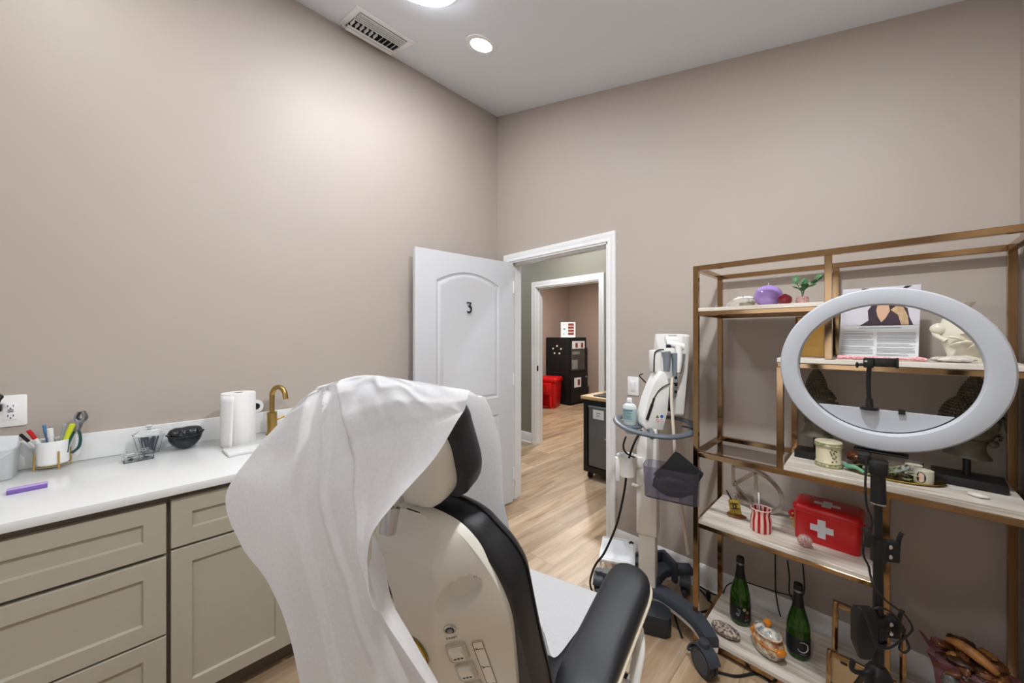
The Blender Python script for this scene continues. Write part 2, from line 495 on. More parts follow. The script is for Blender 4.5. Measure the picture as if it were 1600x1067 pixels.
jamb(m, 0.150, 1.115, 2.06, -0.002, 0.132, stop=(0.04, 0.075))
struct(m.build('trim_1', TRIMW, smooth=30))

# hall and the room beyond
HY0, HY1 = 1.38, 1.50
m = MB().prism([(-3.0, 0), (-0.765, 0), (-0.765, 2.06), (0.205, 2.06), (0.205, 0), (3.2, 0), (3.2, 2.7), (-3.0, 2.7)], HY0, HY1, M=XZ(0))
struct(m.build('wall_hall', HALLWALL, smooth=0))
struct(MB().box((-3.12, 0.13, 0), (-3.0, HY1, 2.7)).build('wall_hall_left', HALLWALL, smooth=0))
struct(MB().box((3.2, 0.13, 0), (3.32, HY1, 2.7)).build('wall_hall_right', HALLWALL, smooth=0))
m = MB().box((-3.12, 0.0, 0), (-0.131, 0.129, 2.7)).box((2.891, 0.0, 0), (3.32, 0.129, 2.7))
struct(m.build('wall_hall_near', HALLWALL, smooth=0))
struct(MB().box((-3.12, 0.131, 2.7), (3.32, HY1, 2.8)).build('ceiling_hall', CEIL, smooth=0))
m = MB(); casing(m, -0.755, 0.19, 2.055, HY0, -1, 0.070); casing(m, -0.755, 0.19, 2.055, HY1, 1); jamb(m, -0.765, 0.205, 2.06, HY0 - .002, HY1 + .002, stop=(1.42, 1.455))
o = struct(m.build('trim_2', TRIMW, smooth=30))
MB().box((-0.7475, 1.385, 0.96), (-0.7455, 1.415, 1.03)).build('strike_plate', BLACKP, o)
m = MB(); base_run(m, -3.0, -0.826, HY0, -1); base_run(m, 0.262, 3.2, HY0, -1); struct(m.build('baseboard_hall', TRIMW, smooth=30))
m = MB().prism([(HY1, 0), (4.86, 0), (4.86, 2.7), (HY1, 2.7)], -2.80, -2.68, M=YZ)
struct(m.build('wall_far_left', FARWALL, smooth=0))
struct(MB().box((-2.68, 4.74, 0), (1.6, 4.86, 2.7)).build('wall_far_back', FARWALL, smooth=0))
struct(MB().box((1.6, HY1, 0), (1.72, 4.86, 2.7)).build('wall_far_right', FARWALL, smooth=0))
struct(MB().box((-2.8, HY1 + .001, 2.7), (1.72, 4.86, 2.8)).build('ceiling_far', CEIL, smooth=0))

# ------------------------------------------------------------------ door leaf with two moulded panels
dl = thing('door_1', None, None, (0.213, -0.016, 0.0), R(-94.95)); dl['kind'] = 'structure'
dl['label'] = 'open white two-panel door with arched upper panel and number 3'
def door_leaf(name, parent, W=0.886, Z0=0.008, Z1=2.036, T=0.035):
    m = MB()
    zm = 0.842
    K = 16
    def outline(x0, x1, z0, z1, arch, inset):
        x0 += inset; x1 -= inset; z0 += inset
        P = []
        for i in range(K): P.append((x0 + (x1 - x0) * i / K, z0))
        for i in range(K): P.append((x1, z0 + (z1 - inset - z0) * i / K))
        for i in range(K):
            t = i / K; x = x1 + (x0 - x1) * t
            P.append((x, z1 - inset + arch * (1 - (2 * t - 1) ** 2)))
        for i in range(K): P.append((x0, z1 - inset + (z0 - z1 + inset) * i / K))
        return P
    def rect(x0, x1, z0, z1):
        return outline(x0, x1, z0, z1, 0, 0)
    for side, y in ((1, 0.0), (-1, -T)):
        for (a, b, pz0, pz1, arch) in ((Z0, zm, 0.20, 0.771, 0.0), (zm, Z1, 0.912, 1.822, 0.082)):
            rings = [[(x, y, z) for x, z in rect(0, W, a, b)]]
            for ins, dep in ((0.0, 0), (0.006, 0.007), (0.016, 0.010), (0.030, 0.004), (0.042, 0.0035), (0.052, 0.006)):
                rings.append([(x, y - side * dep, z) for x, z in outline(0.150, 0.722, pz0, pz1, arch, ins)])
            m.loft(rings, cap0=False)
    for (x0, z0, x1, z1) in ((0, Z0, 0, Z1), (W, Z0, W, Z1), (0, Z0, W, Z0), (0, Z1, W, Z1)):
        m.grid([[(x0, 0, z0), (x1, 0, z1)], [(x0, -T, z0), (x1, -T, z1)]])
    bmesh.ops.remove_doubles(m.bm, verts=m.bm.verts, dist=1e-5)
    return m.build(name, DOORW, parent, smooth=20, local=True)
door_leaf('leaf', dl)
def add_number():
    # slim art-nouveau 3: flat top with a small serif, diagonal, open lower bowl
    m = MB()
    P = [(-0.017, 0, 0.036), (0.017, 0, 0.036), (-0.004, 0, 0.008)]
    m.tube(P, 0.0058, n=8, smooth=False)
    m.tube([(-0.018, 0, 0.040), (-0.017, 0, 0.030)], 0.0045, smooth=False)
    m.tube([(-0.004, 0, 0.008), (0.010, 0, 0.006), (0.019, 0, -0.010), (0.014, 0, -0.030), (-0.002, 0, -0.038), (-0.014, 0, -0.033)], 0.0062)
    m.ell((-0.014, 0, -0.033), 0.0065, 10, 8)
    m.bm.transform(Matrix.Translation((0.442, 0.004, 1.636)) @ Matrix.Diagonal((-1, 1, 1, 1)))
    return m.build('door_number', BLACKP, dl, local=True)
add_number()
m = MB().cyl((0.826, -0.0005, 0.96), (0.826, 0.008, 0.96), 0.026).cyl((0.826, 0.008, 0.96), (0.826, 0.045, 0.96), 0.010).tube([(0.826, 0.045, 0.96), (0.79, 0.05, 0.96), (0.715, 0.048, 0.958)], 0.009)
m.build('door_handle', BLACKP, dl, local=True)
for z in (0.25, 1.05, 1.83):
    MB().cyl((0.0005, 0.009, z - 0.05), (0.0005, 0.009, z + 0.05), 0.0065, n=12).build('hinge', TRIMW, dl, local=True)
# ------------------------------------------------------------------ ceiling fittings
CN = Vector((0.2595, 0, 1)).normalized()
def ceil_frame(x, y, d=0.0):
    return frame(Vector((x, y, zc(x))) - CN * d, (1, 0, -0.2595), CN)
GLOW = mat('lamp_glow', '#fdfbf8', 0.5, emit=14.0)
GLOW2 = mat('lamp_glow_soft', '#f0f6ff', 0.5, emit=29.0)
def recessed(x, y, label):
    t = thing('recessed_downlight', label, 'ceiling light', (x, y, zc(x)), 0, 'round recessed ceiling lights')
    F = ceil_frame(x, y)
    m = MB(F).lathe([(0.066, -0.004), (0.088, -0.006), (0.096, -0.003), (0.097, 0.0), (0.060, 0.0)], n=48)
    m.build('trim_ring', TRIMW, t)
    MB(F).lathe([(0.001, -0.0045), (0.066, -0.0045), (0.066, -0.001), (0.001, -0.001)], n=48).build('lens', GLOW, t)
    return t
def area_lamp(name, x, y, d, size, power, col=(0.94, 0.97, 1.0), spread=180):
    l = bpy.data.lights.new(name, 'AREA'); l.shape = 'DISK'; l.size = size; l.energy = power; l.color = col; l.spread = R(spread)
    o = bpy.data.objects.new(name, l); COL.objects.link(o)
    o.matrix_world = ceil_frame(x, y, d)
    return o
recessed(0.689, -0.764, 'small round recessed ceiling light between the air vent and the back corner')
for i, (x, y, w) in enumerate(((2.2, -1.35, 'over the ring light'), (0.69, -2.55, 'above the sink counter'), (2.15, -2.45, 'above the chair back'))):  # unseen fixtures added as fill for shelf, counter and chair
    recessed(x, y, 'added round recessed fill light ' + w + ', outside the picture')
LP = (1.6, 21, 4.0, 7)
for i, (x, y) in enumerate(((0.689, -0.764), (2.2, -1.35), (0.69, -2.55), (2.15, -2.45))):
    area_lamp('recessed_lamp_glow', x, y, 0.012, 0.12, LP[i])  # first belongs to the visible fixture, the others are added fill
t = thing('flush_ceiling_lamp', 'larger round white drum lamp on ceiling, cut by top edge of picture', 'ceiling light', (0.845, -1.295, zc(0.845)))
F = ceil_frame(0.845, -1.295)
MB(F).lathe([(0.201, 0.0), (0.208, -0.001), (0.208, -0.012), (0.203, -0.013), (0.201, -0.004)], n=64).build('rim', TRIMW, t)
MB(F).lathe([(0.001, -0.024), (0.12, -0.0237), (0.188, -0.022), (0.200, -0.018), (0.200, -0.004), (0.001, -0.004)], n=64).build('diffuser', GLOW2, t)

t = thing('air_vent', 'white louvred air vent in ceiling against the left wall', 'vent', (0.165, -1.185, zc(0.165)))
F = ceil_frame(0.165, -1.185)
# local x across (towards right), local y along the wall
m = MB(F)
for (x0, x1, y0, y1) in ((-0.155, -0.118, -0.185, 0.185), (0.118, 0.155, -0.185, 0.185), (-0.118, 0.118, -0.185, -0.150), (-0.118, 0.118, 0.150, 0.185)):
    m.box((x0, y0, -0.006), (x1, y1, -0.0002), bev=0.0015)
m.build('frame', TRIMW, t)
MB(F).box((-0.120, -0.152, -0.0035), (0.120, 0.152, -0.0004)).build('backing', DARK, t)  # dark sheet standing in for the shade behind the slats
m = MB(F)
for x in (0.026, 0.048, 0.070, 0.092, 0.112):
    m.box((x - 0.005, -0.150, -0.0125), (x + 0.005, 0.150, -0.0105))
    m.box((x - 0.005, -0.150, -0.0105), (x - 0.003, 0.150, -0.0040))
m.box((-0.118, -0.150, -0.026), (-0.082, 0.150, -0.024)); m.box((-0.083, -0.150, -0.026), (-0.081, 0.150, -0.006))
m.box((-0.070, -0.150, -0.024), (-0.050, 0.150, -0.022))
m.build('louvre_bars', TRIMW, t)
m = MB(F)
for i in range(11):
    y = -0.142 + i * 0.0284
    tilt = 0.010 if i > 5 else -0.004
    m.loft([[(-0.05, y, -0.021), (0.012, y, -0.021), (0.012, y + 0.003, -0.021), (-0.05, y + 0.003, -0.021)],
            [(-0.05, y + tilt, -0.006), (0.012, y + tilt, -0.006), (0.012, y + tilt + 0.003, -0.006), (-0.05, y + tilt + 0.003, -0.006)]])
m.build('deflector_fins', TRIMW, t)
for sy in (-0.168, 0.168):
    MB(F).lathe([(0.001, -0.0085), (0.004, -0.008), (0.005, -0.006), (0.001, -0.006)], c=(-0.135, sy, 0), n=12).build('screw', STEEL, t)

# ------------------------------------------------------------------ counter run
t = thing('countertop', 'white quartz countertop with low backsplash along the left wall', 'countertop', (0.33, -2.2, 0.855))
MB().box((0.0, -3.4, 0.855), (0.665, -1.10, 0.885), bev=0.003).build('slab', QUARTZ, t)
MB().box((0.0008, -3.4, 0.8852), (0.021, -1.10, 0.997), bev=0.003).build('backsplash', QUARTZ, t)

def shaker(name, parent, y0, y1, z0, z1, xf=0.640, xb=0.6205, fr=0.056):
    m = MB()
    q = lambda x, i: [(x, y0 + i, z0 + i), (x, y1 - i, z0 + i), (x, y1 - i, z1 - i), (x, y0 + i, z1 - i)]
    m.loft([q(xb, 0), q(xf - 0.0015, 0), q(xf, 0.0015), q(xf, fr), q(xf - 0.010, fr + 0.0045), q(xf - 0.010, fr + 0.006)])
    return m.build(name, CAB, parent, smooth=0)
def carcass(parent, y0, y1):
    m = MB().box((0.003, y0, 0.10), (0.62, y1, 0.8545))
    m.build('carcass', CABIN, parent, smooth=0)
    MB().box((0.003, y0, 0.0), (0.555, y1, 0.0998)).build('toe_kick', CABIN, parent, smooth=0)
c1 = thing('drawer_cabinet', 'greige shaker drawer cabinet under countertop at left edge of picture', 'cabinet', (0.3, -2.55, 0))
carcass(c1, -2.955, -2.1555)
for z0, z1 in ((0.651, 0.826), (0.368, 0.638), (0.106, 0.360)):
    shaker('drawer', c1, -2.945, -2.161, z0, z1)
c2 = thing('sink_cabinet', 'greige shaker sink cabinet with door and top drawer beside hanging paper sheet', 'cabinet', (0.3, -1.75, 0))
carcass(c2, -2.1545, -1.385)
shaker('drawer', c2, -2.149, -1.775, 0.660, 0.832)
shaker('drawer', c2, -1.767, -1.393, 0.660, 0.832)
shaker('door', c2, -2.149, -1.775, 0.106, 0.651)
shaker('door', c2, -1.767, -1.393, 0.106, 0.651)
c3 = thing('end_cabinet', 'greige end cabinet behind the draped chair, nearest to the open door', 'cabinet', (0.3, -1.25, 0))
carcass(c3, -1.384, -1.12)
shaker('door', c3, -1.379, -1.127, 0.106, 0.832)

t = thing('faucet', 'brushed gold gooseneck faucet behind countertop roll of paper towel', 'faucet', (0.095, -1.735, 0.885))
F = Matrix.Translation((0.095, -1.735, 0.8852))
MB(F).cyl((0, 0, 0), (0, 0, 0.006), 0.030).cyl((0, 0, 0.006), (0, 0, 0.118), 0.0235, 0.0235).build('base', BRUSH, t)
MB(F).tube([(0, 0, 0.118), (0, 0, 0.19), (0.002, 0.001, 0.222), (0.022, 0.013, 0.25), (0.050, 0.029, 0.252), (0.072, 0.042, 0.230), (0.080, 0.046, 0.192)], 0.0125, n=16, k=10).build('spout', BRUSH, t)
MB(F).cyl((0, -0.0, 0.07), (-0.012, 0.060, 0.085), 0.006).build('handle', BRUSH, t)

# paper towel roll
t = thing('paper_towel_roll', 'white paper towel roll standing on the countertop by faucet', 'paper towel', (0.195, -1.905, 0.8852))
F = Matrix.Translation((0.195, -1.895, 0.8852)) @ Matrix.Scale(0.92, 4)
PT = mat('paper_towel', '#e9e8e6', 0.85, bump=0.5, bscale=120)
MB(F).lathe([(0.020, 0.002), (0.073, 0.0), (0.0755, 0.006), (0.0755, 0.268), (0.073, 0.274), (0.020, 0.274), (0.020, 0.002)], n=48).build('sheets', PT, t)
MB(F).lathe([(0.0185, 0.003), (0.0198, 0.003), (0.0198, 0.2735), (0.0185, 0.2735), (0.0185, 0.003)], n=24).build('core', mat('card_core', '#8d7b66', 0.8, var=0.1), t)
rows = []
for i in range(9):
    z = 0.004 + 0.262 * i / 8
    flare = 0.022 * (1 - i / 8) ** 1.3
    rows.append([(math.cos(a) * r, math.sin(a) * r, z) for a, r in ((R(-100), 0.0762), (R(-80), 0.0765), (R(-62), 0.0772 + 0.2 * flare), (R(-44), 0.079 + 0.8 * flare), (R(-30), 0.081 + 1.4 * flare), (R(-20), 0.084 + 2.1 * flare))])
MB(F).grid(rows).build('loose_sheet', PT, t, solid=0.0008)

t = thing('tape_roll', 'small white tape roll with dark core on backsplash edge beside towel roll', 'tape', (0.012, -1.792, 0.997))
F = Matrix.Translation((0.012, -1.792, 1.0315)) @ Matrix.Rotation(R(90), 4, 'Y') @ Matrix.Rotation(R(8), 4, 'X')
MB(F).lathe([(0.0175, -0.009), (0.034, -0.009), (0.034, 0.009), (0.0175, 0.009), (0.0175, -0.009)], n=40).build('tape', mat('white_tape', '#e5e5e3', 0.5, var=0.02), t)
MB(F).lathe([(0.0001, -0.008), (0.0172, -0.008), (0.0172, 0.008), (0.012, 0.008), (0.012, -0.002), (0.0001, -0.002)], n=30).build('core', NAVYD, t)

m = MB(Matrix.Translation((0.345, -1.895, 0.8852)) @ Matrix.Rotation(R(4), 4, 'Z'))
m.box((-0.065, -0.07, 0), (0.065, 0.13, 0.014), bev=0.004)
tag(m.build('soap_tray', QUARTZ), 'flat white rectangular tray on countertop in front of towel roll', 'tray')

# pen pot on gold wire stand
PX, PY, PZ = 0.066, -2.478, 0.8852
t = thing('pen_pot', 'white ceramic pot on gold wire legs holding pens', 'pot', (PX, PY, PZ))
F = Matrix.Translation((PX, PY, PZ))
CERW = mat('white_ceramic', '#ececea', 0.22, var=0.01)
MB(F).lathe([(0.001, 0.016), (0.038, 0.016), (0.0425, 0.022), (0.0435, 0.108), (0.042, 0.110), (0.0405, 0.108), (0.040, 0.026), (0.001, 0.022)], n=48).build('pot', CERW, t)
GOLDW = mat('gold_wire', '#d9b469', 0.3, metal=1.0, var=0.03)
for i in range(4):
    a = R(25 + 90 * i)
    c, s_ = math.cos(a), math.sin(a)
    MB(F).tube([(0.0490 * c, 0.0490 * s_, 0.0), (0.0470 * c, 0.0470 * s_, 0.070)], 0.0030, n=6, smooth=False).build('leg', GOLDW, t)
MB(F).tube([(0.0455 * math.cos(2 * PI * i / 24), 0.0455 * math.sin(2 * PI * i / 24), 0.0135) for i in range(24)], 0.0014, n=6, closed=True, k=2).build('stand_ring', GOLDW, t)
def pen(name, label, dx, dy, lean, az, L, r, body, tip, cat='pen', grp='pens in the white pot', capcol=None):
    o = Vector((PX + dx, PY + dy, PZ + 0.034 + r))
    d = Vector((math.cos(az) * math.sin(lean), math.sin(az) * math.sin(lean), math.cos(lean)))
    F = frame(o, (1, 0, 0), d)
    p = thing(name, label, cat, o, 0, grp)
    MB(F).lathe([(0.0012, 0), (r * 0.9, 0.012), (r, 0.02), (r, L * 0.74), (r * 1.0, L * 0.75)], n=14).build('barrel', body, p)
    MB(F).lathe([(r * 1.12, L * 0.70), (r * 1.16, L * 0.72), (r * 1.1, L * 0.985), (r * 0.7, L), (0.0005, L)], n=14).box((r * 1.0, -0.0015, L * 0.76), (r * 1.5, 0.0015, L * 0.98)).build('cap', tip, p)
    return p
PK = mat('pen_black', '#1c1c1e', 0.35); PR_ = mat('pen_red', '#c21b22', 0.35); PB_ = mat('pen_blue', '#5a86b8', 0.35)
PWH = mat('pen_white', '#e8e8e6', 0.35); PY_ = mat('pen_yellow', '#d6e02c', 0.35); PCL = mat('pen_clear', '#cfd4d8', 0.15, trans=0.5)
pen('pen', 'black and white pen leaning far left in white pot', -0.004, -0.012, R(31), R(-80), 0.130, 0.0045, PWH, PK)
pen('pen', 'red marker leaning left in white pot', 0.004, -0.004, R(24), R(-78), 0.135, 0.0058, PWH, PR_)
pen('pen', 'blue pen at the back of white pot, nearer the red marker', -0.018, -0.006, R(8), R(-95), 0.135, 0.0045, PB_, PB_)
pen('pen', 'blue-grey pen at the back of white pot, nearer the white marker', -0.020, 0.004, R(5), R(-95), 0.132, 0.0042, PB_, PCL)
pen('marker', 'thick white marker upright in the middle of white pot', 0.012, 0.002, R(4), R(-60), 0.120, 0.0075, PWH, PWH, 'marker')
pen('pen', 'clear capped pen right of white marker in white pot', -0.002, 0.010, R(9), R(85), 0.134, 0.0045, PCL, PCL)
pen('highlighter', 'yellow-green highlighter leaning right in white pot', 0.004, 0.014, R(17), R(80), 0.132, 0.0078, PY_, PY_, 'highlighter')
# pliers hooked over the rim
o = Vector((PX + 0.026, PY + 0.045, PZ + 0.05))
t = thing('pliers', 'green-handled slip-joint pliers hooked over rim of white pot', 'pliers', o)
F = frame((PX + 0.012, PY + 0.047, PZ + 0.042), (0.35, 0.94, 0), (-0.12, 0.16, 1))
HG = mat('green_grip', '#1f4a44', 0.4, var=0.1)
MB(F).tube([(-0.004, 0.012, 0.008), (0.012, 0.012, 0.03), (0.013, 0.008, 0.065), (0.003, 0.004, 0.10)], lambda u: 0.0075 - 0.002 * u, n=10, sy=0.7).build('handle', HG, t)
MB(F).tube([(-0.010, -0.008, 0.012), (-0.012, -0.006, 0.05), (-0.004, -0.003, 0.10)], lambda u: 0.0065 - 0.0015 * u, n=10, sy=0.7).build('handle', HG, t)
m = MB(F)
m.tube([(0.003, 0.0, 0.095), (0.004, 0, 0.125), (-0.010, 0, 0.148), (-0.006, 0, 0.172)], lambda u: 0.010 + 0.004 * math.sin(u * PI), n=10, sy=0.55)
m.tube([(-0.004, 0.0, 0.095), (0.006, 0, 0.130), (0.016, 0, 0.150), (0.004, 0, 0.176)], lambda u: 0.010 + 0.004 * math.sin(u * PI), n=10, sy=0.55)
m.cyl((0, -0.009, 0.135), (0, 0.009, 0.135), 0.007, n=16)
m.build('jaw', STEEL, t)

# purple buffer block
m = MB(Matrix.Translation((0.350, -2.498, 0.8852)) @ Matrix.Rotation(R(96), 4, 'Z'))
m.box((-0.042, -0.017, 0), (0.042, 0.017, 0.0150), bev=0.0012)
for f in m.bm.faces:
    f.material_index = 1 if f.calc_center_median().z > 0.8852 + 0.0143 else 0
PUR = mat('purple_foam', '#7d62ad', 0.75, var=0.04, vscale=60); PURT = mat('lilac_abrasive', '#b9a3d8', 0.85, bump=0.3, bscale=900)
tag(m.build('nail_buffer', [PUR, PURT]), 'purple nail buffer block lying on white countertop', 'nail buffer')

# clear tub at left edge
t = thing('storage_tub', 'clear plastic tub with papers inside at left edge of countertop', 'tub', (0.10, -2.60, 0.8852))
F = Matrix.Translation((0.10, -2.607, 0.8852))
P0 = lambda r, z: [(x, y, z) for x, y in rrect(0.13 * r, 0.10 * r, 0.025 * r)]
MB(F).loft([P0(0.86, 0.0), P0(0.9, 0.002), P0(1.0, 0.105), P0(1.06, 0.108), P0(1.06, 0.113), P0(0.97, 0.112), P0(0.86, 0.004)], cap1=True).build('tub', FROST, t)
MB(F).tube([(0.066, -0.05, 0.105), (0.072, -0.02, 0.085), (0.072, 0.02, 0.085), (0.066, 0.05, 0.105)], 0.003, n=6).build('handle', FROST, t)
for i, (dx, rz_, h) in enumerate(((-0.03, 6, 0.135), (0.0, -5, 0.150), (0.02, 3, 0.120))):
    MB(F @ TR(dx, 0, 0.006, R(rz_), R(-6))).box((-0.0006, -0.038, 0), (0.0006, 0.038, h)).build('paper_sheet', PAPERW, t)

# wall outlet with plug
t = thing('wall_outlet', 'white outlet plate with black plug on left wall above countertop', 'outlet', (0.0, -2.585, 1.12))
MB(frame((0.0005, -2.588, 1.120), (0, 1, 0), (1, 0, 0))).prism(rrect(0.078, 0.122, 0.006), 0, 0.006, bev=0.0015).build('plate', WHITEP, t)
F = frame((0.0068, -2.588, 1.120), (0, 1, 0), (1, 0, 0))
MB(F).prism(rrect(0.034, 0.068, 0.004), 0, 0.0022, bev=0.0006).build('receptacle', TRIMW, t)
m = MB(F)  # guides sky light through the added window
for zz in (0.019, -0.019):
    m.box((-0.0075, zz - 0.004, 0.0022), (-0.0055, zz + 0.004, 0.0030)); m.box((0.0055, zz - 0.004, 0.0022), (0.0075, zz + 0.004, 0.0030)); m.cyl((0, zz - 0.009, 0.0022), (0, zz - 0.009, 0.0030), 0.0024, n=10)
m.box((-0.007, 0.002, 0.0022), (0.007, 0.005, 0.0034)); m.box((-0.007, -0.005, 0.0022), (0.007, -0.002, 0.0034))
m.build('slots', BLACKP, t)
t = thing('charger_plug', 'black plug and cord pushed into wall outlet at left edge', 'plug', (0.02, -2.612, 1.135))
MB().box((0.0100, -2.632, 1.122), (0.030, -2.606, 1.150), bev=0.004).build('plug', BLACKP, t)
MB().tube([(0.028, -2.615, 1.145), (0.05, -2.606, 1.17), (0.06, -2.60, 1.185), (0.055, -2.63, 1.20), (0.05, -2.68, 1.18), (0.03, -2.72, 1.05), (0.03, -2.73, 0.90)], 0.0042, n=8).build('cord', BLACKP, t)

# glass jar with swabs
jx, jy, jz = 0.080, -2.205, 0.8852
t = thing('swab_jar', 'angular clear glass jar with lid full of dark wrapped swabs', 'jar', (jx, jy, jz))
F = Matrix.Translation((jx, jy, jz)) @ Matrix.Rotation(R(20), 4, 'Z') @ Matrix.Diagonal((0.88, 0.88, 1.16, 1))
hexr = lambda r, z: [(r * math.cos(R(60 * i)), r * math.sin(R(60 * i)), z) for i in range(6)]
MB(F).loft([hexr(0.038, 0.0), hexr(0.054, 0.055), hexr(0.060, 0.072), hexr(0.057, 0.072), hexr(0.050, 0.055), hexr(0.035, 0.005)]).build('body', ACRYL, t, smooth=0)
MB(F).loft([hexr(0.062, 0.0725), hexr(0.062, 0.076), hexr(0.040, 0.088), hexr(0.012, 0.092)]).lathe([(0.008, 0.092), (0.006, 0.097), (0.013, 0.103), (0.012, 0.110), (0.001, 0.112)], n=16).build('lid', ACRYL, t, smooth=0)
SW = mat('swab_wrap', '#39445a', 0.4, var=0.25, vscale=60); SWP = mat('swab_paper', '#c9ccd0', 0.6)
for i in range(18):
    a = random.uniform(0, 2 * PI); rr = 0.021 * math.sqrt(random.random())
    d = Vector((math.cos(a) * 0.22, math.sin(a) * 0.22, 1))
    s_ = thing('swab', 'dark blue wrapped swab packed in clear glass jar', 'swab', (jx + rr * math.cos(a), jy + rr * math.sin(a), jz + 0.007), 0, 'wrapped swabs in the glass jar')
    Fm = frame((jx + rr * math.cos(a), jy + rr * math.sin(a), jz + 0.007), (math.cos(a * 3), math.sin(a * 3), 0), d)
    MB(Fm).box((-0.0055, -0.001, 0), (0.0055, 0.001, 0.064), bev=0.0006).build('wrapper', SW, s_)
    MB(Fm).box((-0.0012, 0.0012, 0.006), (0.0016, 0.0018, 0.052)).build('stick', SWP, s_)

t = thing('acrylic_organiser', 'small clear acrylic box of dark clips in front of glass jar', 'organiser', (0.176, -2.235, 0.8852))
F = Matrix.Translation((0.176, -2.238, 0.8852)) @ Matrix.Rotation(R(8), 4, 'Z')
m = MB(F)
m.box((-0.03, -0.045, 0), (0.03, 0.045, 0.003))
for (x0, y0, x1, y1) in ((-0.03, -0.045, 0.03, -0.0425), (-0.03, 0.0425, 0.03, 0.045), (-0.03, -0.0425, -0.0275, 0.0425), (0.0275, -0.0425, 0.03, 0.0425), (-0.0275, -0.0012, 0.0275, 0.0012)):
    m.box((x0, y0, 0.003), (x1, y1, 0.026))
m.build('box', ACRYL, t, smooth=0)
for sy in (-0.021, 0.021):
    MB(F).loft([[(-0.012, sy - 0.016, 0.03), (0.012, sy - 0.016, 0.03), (0.012, sy + 0.016, 0.03), (-0.012, sy + 0.016, 0.03)], [(-0.009, sy - 0.012, 0.044), (0.009, sy - 0.012, 0.044), (0.009, sy + 0.012, 0.044), (-0.009, sy + 0.012, 0.044)]]).box((-0.028, sy - 0.02, 0.0262), (0.028, sy + 0.02, 0.0295)).build('lid', ACRYL, t, smooth=0)
for i in range(8):
    sy = -0.021 if i % 2 else 0.021
    o = Vector((random.uniform(-0.016, 0.016), sy + random.uniform(-0.009, 0.009), 0.0032 + 0.0052 * (i // 2)))
    w = F @ o
    c_ = MB(F @ TR(o.x, o.y, o.z, random.uniform(0, PI))).box((-0.008, -0.003, 0), (0.008, 0.003, 0.005), bev=0.001).build('hair_clip', SW)
    tag(c_, 'small dark clip inside the clear acrylic box', 'clip', 'dark clips in the acrylic box')

# black shell-shaped clutch of glossy packets
t = thing('shell_case', 'glossy black shell-shaped pouch on countertop right of glass jar', 'pouch', (0.10, -2.075, 0.8852))
F = Matrix.Translation((0.105, -2.084, 0.8852)) @ Matrix.Rotation(R(100), 4, 'Z') @ Matrix.Diagonal((0.88, 1.1, 1.24, 1))
BG = mat('gloss_black_film', '#202326', 0.22, bump=0.5, bscale=60, var=0.2, vscale=50)
def pouch(lo, k):
    rows = []
    for i in range(19):
        u = -1 + 2 * i / 18
        w = (1 - abs(u) ** 2.4) ** 0.55 if abs(u) < 1 else 0
        ring = []
        for j in range(20):
            a = 2 * PI * j / 20
            y = 0.036 * w * math.cos(a)
            zz = math.sin(a)
            if lo: z = 0.046 - 0.046 * w * max(0, -zz) ** 0.7 + 0.006 * max(0, zz) * w
            else: z = 0.052 + 0.030 * w * max(0, zz) ** 0.8
            ring.append((0.073 * u, y + 0.004 * math.sin(9 * u) * (0 if lo else 1), z + 0.012 * u * u))
        rows.append(ring)
    return rows
MB(F).loft(pouch(True, 0)).build('lower_half', BG, t, smooth=60)
MB(F).loft(pouch(False, 0)).build('upper_half', BG, t, smooth=60)
MB(F).tube([(-0.078, 0, 0.060), (-0.05, -0.034, 0.052), (0, -0.040, 0.049), (0.05, -0.034, 0.052), (0.078, 0, 0.060)], 0.0028, n=6).tube([(-0.078, 0, 0.060), (-0.05, 0.034, 0.052), (0, 0.040, 0.049), (0.05, 0.034, 0.052), (0.078, 0, 0.060)], 0.0028, n=6).build('seam', BLACKP, t)

# light switch
t = thing('light_switch', 'white light switch plate on back wall right of doorway', 'light switch', (1.294, 0, 1.094))
F = frame((1.294, -0.0005, 1.094), (1, 0, 0), (0, -1, 0))
MB(F).prism(rrect(0.074, 0.118, 0.005), 0, 0.006, bev=0.0015).build('plate', TRIMW, t)
MB(F).prism(rrect(0.034, 0.067, 0.002), 0.006, 0.0085, bev=0.0006).build('rocker_frame', WHITEP, t)
MB(F @ TR(0, 0, 0.0085, 0, R(4))).prism(rrect(0.026, 0.058, 0.002), 0, 0.004, bev=0.0008).build('rocker', TRIMW, t)
# ------------------------------------------------------------------ treatment chair
CH = thing('treatment_chair', 'cream and black treatment chair seen from behind, draped with white paper', 'chair', (1.6456, -1.6104, 0.0), R(15.16))
TL = R(21.4); ct, st = math.cos(TL), math.sin(TL)
def bk(u, b, f): return Vector((u, f * ct - b * st, 0.759 + f * st + b * ct))
def lerp_tab(tab, x):
    if x <= tab[0][0]: return tab[0][1]
    for (a, va), (b, vb) in zip(tab, tab[1:]):
        if x <= b: return va + (vb - va) * (x - a) / (b - a)
    return tab[-1][1]
def smooth_closed(half):   # right half list from bottom to top (u,b) -> closed outline, smoothed
    P = [Vector((u, b, 0)) for u, b in half] + [Vector((-u, b, 0)) for u, b in half[::-1] if u > 1e-4]
    return [(p.x, p.y) for p in spline(P, 6, True)]
CUSH = smooth_closed([(0.16, -0.30), (0.193, -0.285), (0.2, -0.2), (0.2, -0.08), (0.202, 0.03), (0.205, 0.13), (0.203, 0.177), (0.184, 0.227), (0.155, 0.264), (0.122, 0.298), (0.058, 0.317)])
def scaled(out, k, cy=0.0): return [(u * k, cy + (b - cy) * k) for u, b in out]
def ring_uv(out, f): return [bk(u, b, f) for u, b in out]
m = MB()
